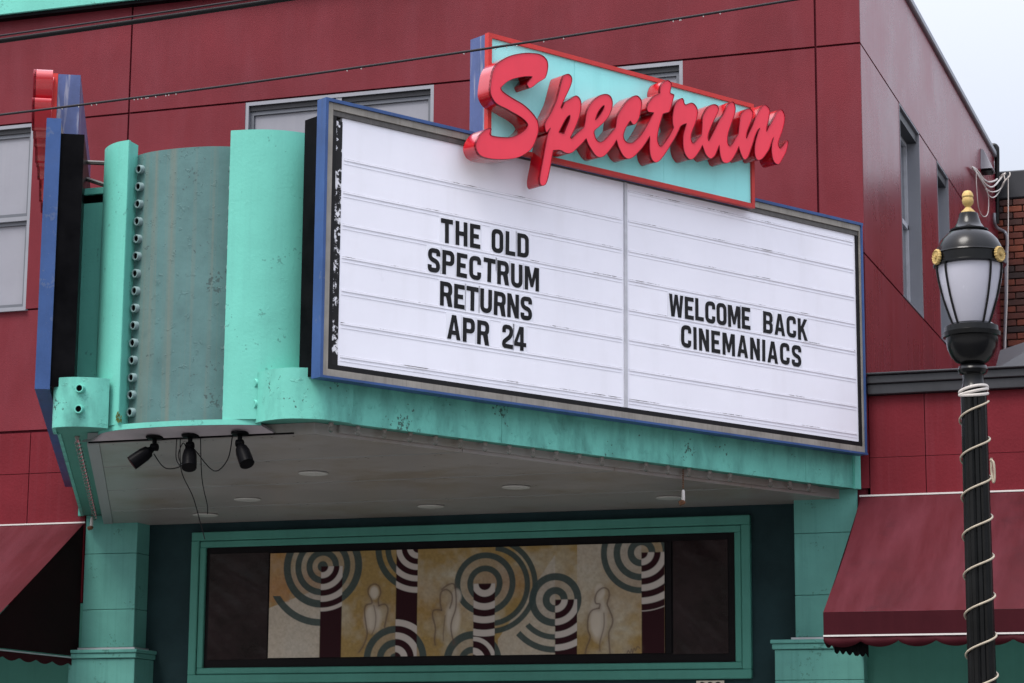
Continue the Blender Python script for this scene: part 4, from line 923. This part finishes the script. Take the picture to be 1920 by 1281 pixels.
for txt, a, b, zb in (('THE', 4.350, 4.003, 5.268), ('OLD', 3.900, 3.561, 5.268), ('SPECTRUM', 4.461, 3.465, 5.047), ('RETURNS', 4.351, 3.528, 4.826), ('APR', 4.285, 3.919, 4.604), ('24', 3.800, 3.581, 4.604),
                      ('WELCOME', 2.192, 1.336, 5.047), ('BACK', 1.195, .699, 5.047), ('CINEMANIACS', 2.073, .777, 4.826)):
    word(txt, a, b, zb, '')

# ---- floodlights under the nose, their cables, the pull chains
def flood(px, py, dirv, label, Y=-4.44):
    top = Vector(wallp(px, py, Y)); top.z = ZF0-.045
    e = empty('floodlight', top, label, 'floodlight', 'floodlights under the marquee nose')
    m = MB(); m.lathe([(.045, -.022), (.06, -.012), (.06, 0)], c=tuple(top), seg=20); obj('mounting_plate', m, 'black_metal', e, smooth=40)
    d = Vector(dirv).normalized(); knee = top+Vector((0, 0, -.075))
    m = MB(); m.tube([top+Vector((0, 0, -.02)), knee], .016, 10); m.tube([knee+Vector((-.022, 0, 0)), knee+Vector((.022, 0, 0))], .026, 12); obj('knuckle', m, 'black_metal', e, smooth=40)
    a = knee+d*.01
    m = MB(); m.tube([a, a+d*.025, a+d*.035, a+d*.06, a+d*.075, a+d*.175, a+d*.176, a+d*.15], [.018, .026, .040, .045, .048, .050, .044, .040], 20); obj('lamp_housing', m, 'black_metal', e, smooth=40)
    m = MB(); m.tube([a+d*.148, a+d*.152], .039, 20); obj('lens', m, 'dark_glass', e, smooth=40)
    return knee, a+d*.05
k1, a1 = flood(290, 822, (-.62, -.35, -.55), 'black floodlight tilted towards the single fascia box with the paired sockets')
k2, a2 = flood(357, 815, (.22, -.45, -.85), 'black floodlight with tangled wires, middle of the three under the nose')
k3, a3 = flood(450, 812, (.48, -.35, -.80), 'black floodlight angled under the wide turquoise nose wing')
tube_thing('lamp_cable', curve_pts([a1+Vector((.05, 0, -.01)), (a1+a2)/2+Vector((-.03, .03, -.10)), k2+Vector((-.05, .02, -.12)), k2+Vector((-.03, .02, -.02))]), .004, 'cable_black', 'thin black cable slung between the tilted floodlight and the middle one', 'cable', 6)
tube_thing('lamp_cable', curve_pts([k2+Vector((.03, .02, -.03)), (k2+k3)/2+Vector((-.02, .04, -.17)), k3+Vector((-.10, .03, -.10)), k3+Vector((-.07, .03, .05))]), .004, 'cable_black', 'thin black cable slung between the middle floodlight and the one under the wing', 'cable', 6)
tube_thing('hanging_cable', curve_pts([k2+Vector((-.09, .03, .06)), k2+Vector((-.11, .1, -.15)), k2+Vector((-.12, .3, -.30)), k2+Vector((-.11, .4, -.46)), k2+Vector((-.08, .42, -.58))]), .0035, 'cable_black', 'longest thin black cable dangling below the middle floodlight', 'cable', 6)
tube_thing('hanging_cable', curve_pts([k2+Vector((.06, .03, .06)), k2+Vector((.02, .15, -.2)), k2+Vector((-.01, .3, -.36)), k2+Vector((-.02, .33, -.42))]), .0035, 'cable_black', 'shorter thin black cable dangling straight from the middle floodlight', 'cable', 6)
tube_thing('cable_coil', curve_pts([k2+Vector((-.10, 0, .05)), k2+Vector((-.10, 0, -.08)), k2+Vector((-.06, 0, -.13)), k2+Vector((-.02, 0, -.06)), k2+Vector((-.05, 0, .02)), k2+Vector((-.085, 0, -.06)), k2+Vector((-.05, 0, -.12)), k2+Vector((-.03, 0, 0))]), .0035, 'cable_black', 'small coil of black cable beside the middle floodlight', 'cable', 6)
def pull(S_, t, o, label, up=0):
    P = Vector(S_.p(t, o, ZF0+up)); e = empty('pull_cord', P, label, 'pull cord', 'rusty pull cords under the marquee')
    m = MB()
    for i in range(11): m.lathe([(.003, -.006), (.008, 0), (.003, .006)], c=(P.x, P.y, P.z-.01-.0135*i), seg=6)
    obj('chain', m, 'rust', e)
    m = MB(); m.lathe([(.010, -.245), (.014, -.235), (.013, -.175), (.009, -.160)], c=tuple(P), seg=12); obj('handle', m, 'white_trim', e, smooth=40)
    m = MB(); m.tube([P+Vector((-.03, -.005, -.262)), P+Vector((0, 0, -.250)), P+Vector((.012, 0, -.246))], [.018, .020, .014], 8); obj('rusty_weight', m, 'rust', e)
pull(RS, 1.86, -.09, 'rusty chain with white handle hanging below the right hand fascia'.replace('right hand ', 'long ')+' under the messages')
pull(LS, .12, -.10, 'rusty chain with white handle hanging beside the boarded pilaster and awning end', .14)

# ================================================================== AWNINGS
def awning(x0, x1, label, name='awning'):
    e = empty(name, ((x0+x1)/2, -.75, 2.6), label, 'awning')
    yF, zT, zF, zP, zV = -1.53, 3.895, 2.878, 2.715, 2.64
    n = max(8, int((x1-x0)/.06)); ny = 10
    m = MB(); rs = np.random.RandomState(int(abs(x0)*10))
    ph = rs.rand(6)*6
    for j in range(ny+1):
        v = j/ny
        for i in range(n+1):
            u = i/n; x = x0+(x1-x0)*u
            wv = .016*sin(x*5.5+ph[0]+v*1.5)+.010*sin(x*13+ph[1]-v*2)+.007*sin(x*27+ph[2]+v*4+sin(x*3))
            amp = sin(pi*v)**.7*1.1+.03
            m.v.append((x, -.008+(yF+.008)*v - wv*amp*.5, zT+(zF-zT)*v - wv*amp - .02*sin(pi*v)))
    for j in range(ny):
        for i in range(n): q_ = j*(n+1)+i; m.f.append((q_, q_+1, q_+n+2, q_+n+1))
    obj('canopy', m, 'awning_red', e, smooth=60)
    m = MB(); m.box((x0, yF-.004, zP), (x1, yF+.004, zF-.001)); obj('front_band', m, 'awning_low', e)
    m = MB()   # scalloped valance
    k = int((x1-x0)/.012); P = []
    for i in range(k+1):
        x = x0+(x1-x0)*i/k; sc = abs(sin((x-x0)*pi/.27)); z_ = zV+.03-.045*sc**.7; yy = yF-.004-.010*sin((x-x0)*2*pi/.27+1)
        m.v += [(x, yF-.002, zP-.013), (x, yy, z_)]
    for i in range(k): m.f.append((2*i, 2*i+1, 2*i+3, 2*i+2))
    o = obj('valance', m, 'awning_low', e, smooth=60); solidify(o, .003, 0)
    m = MB(); m.box((x0-.002, yF-.010, zP-.013), (x1+.002, yF+.005, zP-.001)); obj('piping', m, 'white_trim', e)
    m = MB(); m.box((x0-.01, -.016, zT+.001), (x1+.01, -.001, zT+.014)); obj('wall_piping', m, 'white_trim', e)
    for x, s2 in ((x0, 1), (x1, -1)):
        m = MB(); xx = x+s2*.004
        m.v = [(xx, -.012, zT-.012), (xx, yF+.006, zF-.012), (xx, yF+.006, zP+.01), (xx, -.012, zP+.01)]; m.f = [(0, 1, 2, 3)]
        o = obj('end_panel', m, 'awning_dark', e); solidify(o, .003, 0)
        m = MB(); m.tube([(xx, yF, zP-.006), (xx, -.02, zP-.006)], .006, 6); obj('end_piping', m, 'mullion', e)
        m = MB(); kk = 60
        for i in range(kk+1):
            y = yF+(-.02-yF)*i/kk; z_ = zV+.02-.03*abs(sin(i/kk*pi*5.6)); m.v += [(xx, y, zP-.013), (xx, y, z_)]
        for i in range(kk): m.f.append((2*i, 2*i+1, 2*i+3, 2*i+2))
        o = obj('end_valance', m, 'awning_low', e); solidify(o, .002, 0)
    return e
awR = awning(2.93, 8.6, 'maroon shop awning sloping down behind the lamp post')
awL = awning(-8.6, -3.995, 'maroon shop awning with dark closed end beside the pilaster')
m = MB(); x = 2.98      # torn lining hanging at the awning corner
k = 40; xs = np.linspace(2.99, 3.24, k+1)
for i in range(k+1):
    m.v += [(xs[i], -1.45, 2.70), (xs[i], -1.45+.01*sin(i*.4), 2.615-.03*(i/k)-.030*abs(sin(i*.42+.5)))]
for i in range(k): m.f.append((2*i, 2*i+1, 2*i+3, 2*i+2))
o = obj('torn_lining', m, 'black_metal', awR); solidify(o, .002, 0)

# ================================================================== LAMP POST
LX, LY = 4.545, -5.0
lp = empty('lamp_post', (LX, LY, 0), 'black fluted lamp post with frosted lantern, gold finial and spiralling rope light', 'lamp post')
C0 = (LX, LY, 0)
m = MB(); m.lathe([(.24, 0), (.24, .10), (.21, .14), (.20, .5), (.17, .56), (.15, .62), (.13, .75), (.10, .8)], c=C0, seg=32); obj('base', m, 'black_iron', lp, smooth=35)
m = MB(); m.lathe([(.083, .8), (.079, 2.2), (.073, 3.84)], c=C0, seg=96, flute=.009, nfl=12); obj('shaft', m, 'black_iron', lp, smooth=50)
m = MB(); m.lathe([(.076, 3.84), (.078, 3.87), (.066, 3.885), (.058, 3.93), (.060, 3.955), (.078, 3.965), (.086, 3.985), (.080, 4.005), (.068, 4.015)], c=C0, seg=40); obj('collar', m, 'black_iron', lp, smooth=35)
m = MB(); m.lathe([(r_*1.09, z_) for r_, z_ in [(.06, 4.015), (.085, 4.03), (.112, 4.065), (.130, 4.11), (.136, 4.155), (.137, 4.17), (.150, 4.175), (.152, 4.20), (.142, 4.205), (.140, 4.235), (.128, 4.24), (.115, 4.25)]], c=C0, seg=48); obj('bowl', m, 'black_iron', lp, smooth=35)
m = MB(); m.lathe([(r_*1.09, z_) for r_, z_ in [(.093, 4.245), (.112, 4.30), (.142, 4.40), (.163, 4.50), (.171, 4.565), (.170, 4.60)]], c=C0, seg=48); obj('globe', m, 'lamp_globe', lp, smooth=50)
m = MB(); m.lathe([(r_*1.09, z_) for r_, z_ in [(.182, 4.590), (.192, 4.595), (.192, 4.602), (.187, 4.606), (.187, 4.655), (.193, 4.66), (.190, 4.668), (.176, 4.672)]], c=C0, seg=120, flute=.003, nfl=60); obj('rim', m, 'black_iron', lp, smooth=35)
m = MB(); m.lathe([(r_*1.09, z_) for r_, z_ in [(.176, 4.671), (.170, 4.70), (.150, 4.745), (.120, 4.780), (.098, 4.795), (.104, 4.80), (.104, 4.808), (.086, 4.815), (.066, 4.845), (.054, 4.885), (.050, 4.905), (.042, 4.91)]], c=C0, seg=48); obj('roof', m, 'black_iron', lp, smooth=35)
m = MB(); m.lathe([(.042, 4.908), (.040, 4.918), (.022, 4.935), (.015, 4.945), (.020, 4.952), (.031, 4.965), (.034, 4.985), (.030, 5.0), (.034, 5.008), (.031, 5.025), (.020, 5.04), (.006, 5.045)], c=C0, seg=24, flute=.002, nfl=8); obj('finial', m, 'gold', lp, smooth=35)
m = MB()
for c0 in (-143, -28.5, 94):     # ribs around the globe, in pairs under the rosettes
    for da in (-15.5, 15.5):
        a = radians(c0+da)
        P = [(LX+r_*cos(a), LY+r_*sin(a), z_) for r_, z_ in ((.107, 4.245), (.128, 4.30), (.160, 4.40), (.183, 4.50), (.192, 4.565), (.192, 4.60))]
        m = MB(); m.tube(curve_pts(P, 3), .0065, 8); obj('rib', m, 'black_iron', lp, smooth=50)
for c0 in (-143, -28.5, 94):
    a = radians(c0); d = Vector((cos(a), sin(a), 0)); P = Vector((LX, LY, 4.632))+d*.206
    m = MB(); m.lathe([(.046, 0), (.046, .010), (.040, .016), (.033, .011), (.014, .012), (.011, .018), (.004, .019)], seg=48, flute=.004, nfl=16)
    Rm = Vector((0, 0, 1)).rotation_difference(d).to_matrix(); m.v = [tuple(Rm @ Vector(p)+P) for p in m.v]; obj('rosette', m, 'gold', lp, smooth=35)
pts = []; turns = 22
for i in range(turns*20+1):
    z_ = 3.80 - i/20*.222; a = -i/20*2*pi
    if z_ < .85: break
    r_ = .0835+.004*(3.8-z_)*.6
    pts.append((LX+r_*cos(a), LY+r_*sin(a), z_))
rl = MB(); rl.tube(pts, .0062, 8); obj('rope_light', rl, 'rope', smooth=60, label='cream rope light spiralling down the black lamp post', cat='rope light')
m = MB()
for k in range(3):
    P = [(LX+.079*cos(a), LY+.079*sin(a), 3.845+.012*k+.018*sin(a*1+k)) for a in np.linspace(0, 2*pi, 30)]; m.tube(P, .009, 6)
obj('tape_wrap', m, 'cable_white', lp, smooth=60)
m = MB(); m.tube(curve_pts([(LX+.085, LY-.02, 3.46), (LX+.105, LY-.03, 3.44), (LX+.108, LY-.03, 3.36), (LX+.10, LY-.03, 3.33), (LX+.09, LY-.02, 3.40), (LX+.092, LY-.02, 3.47)]), .007, 6); obj('rope_tail', m, 'rope', lp, smooth=60)

# ================================================================== OVERHEAD WIRES and their poles (poles stand outside the view)
def wire(y, f, r, mat, label, name='overhead_wire'):
    P = [(x, y, f(x)) for x in np.linspace(-16, 16, 65)]
    m = MB(); m.tube(P, r, 8); return obj(name, m, mat, smooth=60, label=label, cat='wire')
def quadfit(pts, Y):
    q_ = [wallp(x, y, Y) for x, y in pts]; c_ = np.polyfit([p[0] for p in q_], [p[2] for p in q_], 2); return lambda x: float(np.polyval(c_, x))
WY = -6.5
p0 = wallp(0, 77, WY); p1 = wallp(520, 1, WY); sl_ = (p1[2]-p0[2])/(p1[0]-p0[0])
f1 = lambda x: p0[2]+sl_*(x-p0[0])+.0035*(x-p0[0])*(x-p1[0])
wire(WY, f1, .016, 'cable_black', 'thick black overhead cable crossing in front of the turquoise cornice')
wire(WY-.03, lambda x: f1(x)+.022, .006, 'cable_grey', 'slim grey cable strung just over the thick black overhead cable')
f2 = quadfit([(0, 216), (440, 158), (885, 95), (1180, 52), (1480, 0)], WY)
w2 = wire(WY, f2, .0075, 'cable_grey', 'thin dark overhead wire crossing in front of the red script letters')
for x, lb in ((-16, 'wooden utility pole holding the wires beyond the maroon awning with the closed end'), (16, 'wooden utility pole holding the wires beyond the lamp post')):
    u_ = empty('utility_pole', (x, WY, -.13), lb, 'pole')
    m = MB(); m.lathe([(.15, -.13), (.13, 4.5), (.11, 9.5)], c=(x, WY, 0), seg=16); obj('mast', m, 'wood_pole', u_, smooth=40)
    m = MB(); m.box((x-.06, WY-.9, 8.9), (x+.06, WY+.9, 9.05)); obj('crossarm', m, 'wood_pole', u_)
m = MB()      # rain drops hanging on the thin wire
for k in range(26):
    x = random.choice([random.uniform(2.2, 3.6), random.uniform(1.2, 3.8), random.uniform(-.6, .6)]); z_ = f2(x)-.009
    m.lathe([(.001, -.006), (.0045, -.002), (.002, .003)], c=(x, WY, z_), seg=6)
obj('rain_drops', m, 'white_trim', w2, kind='stuff')
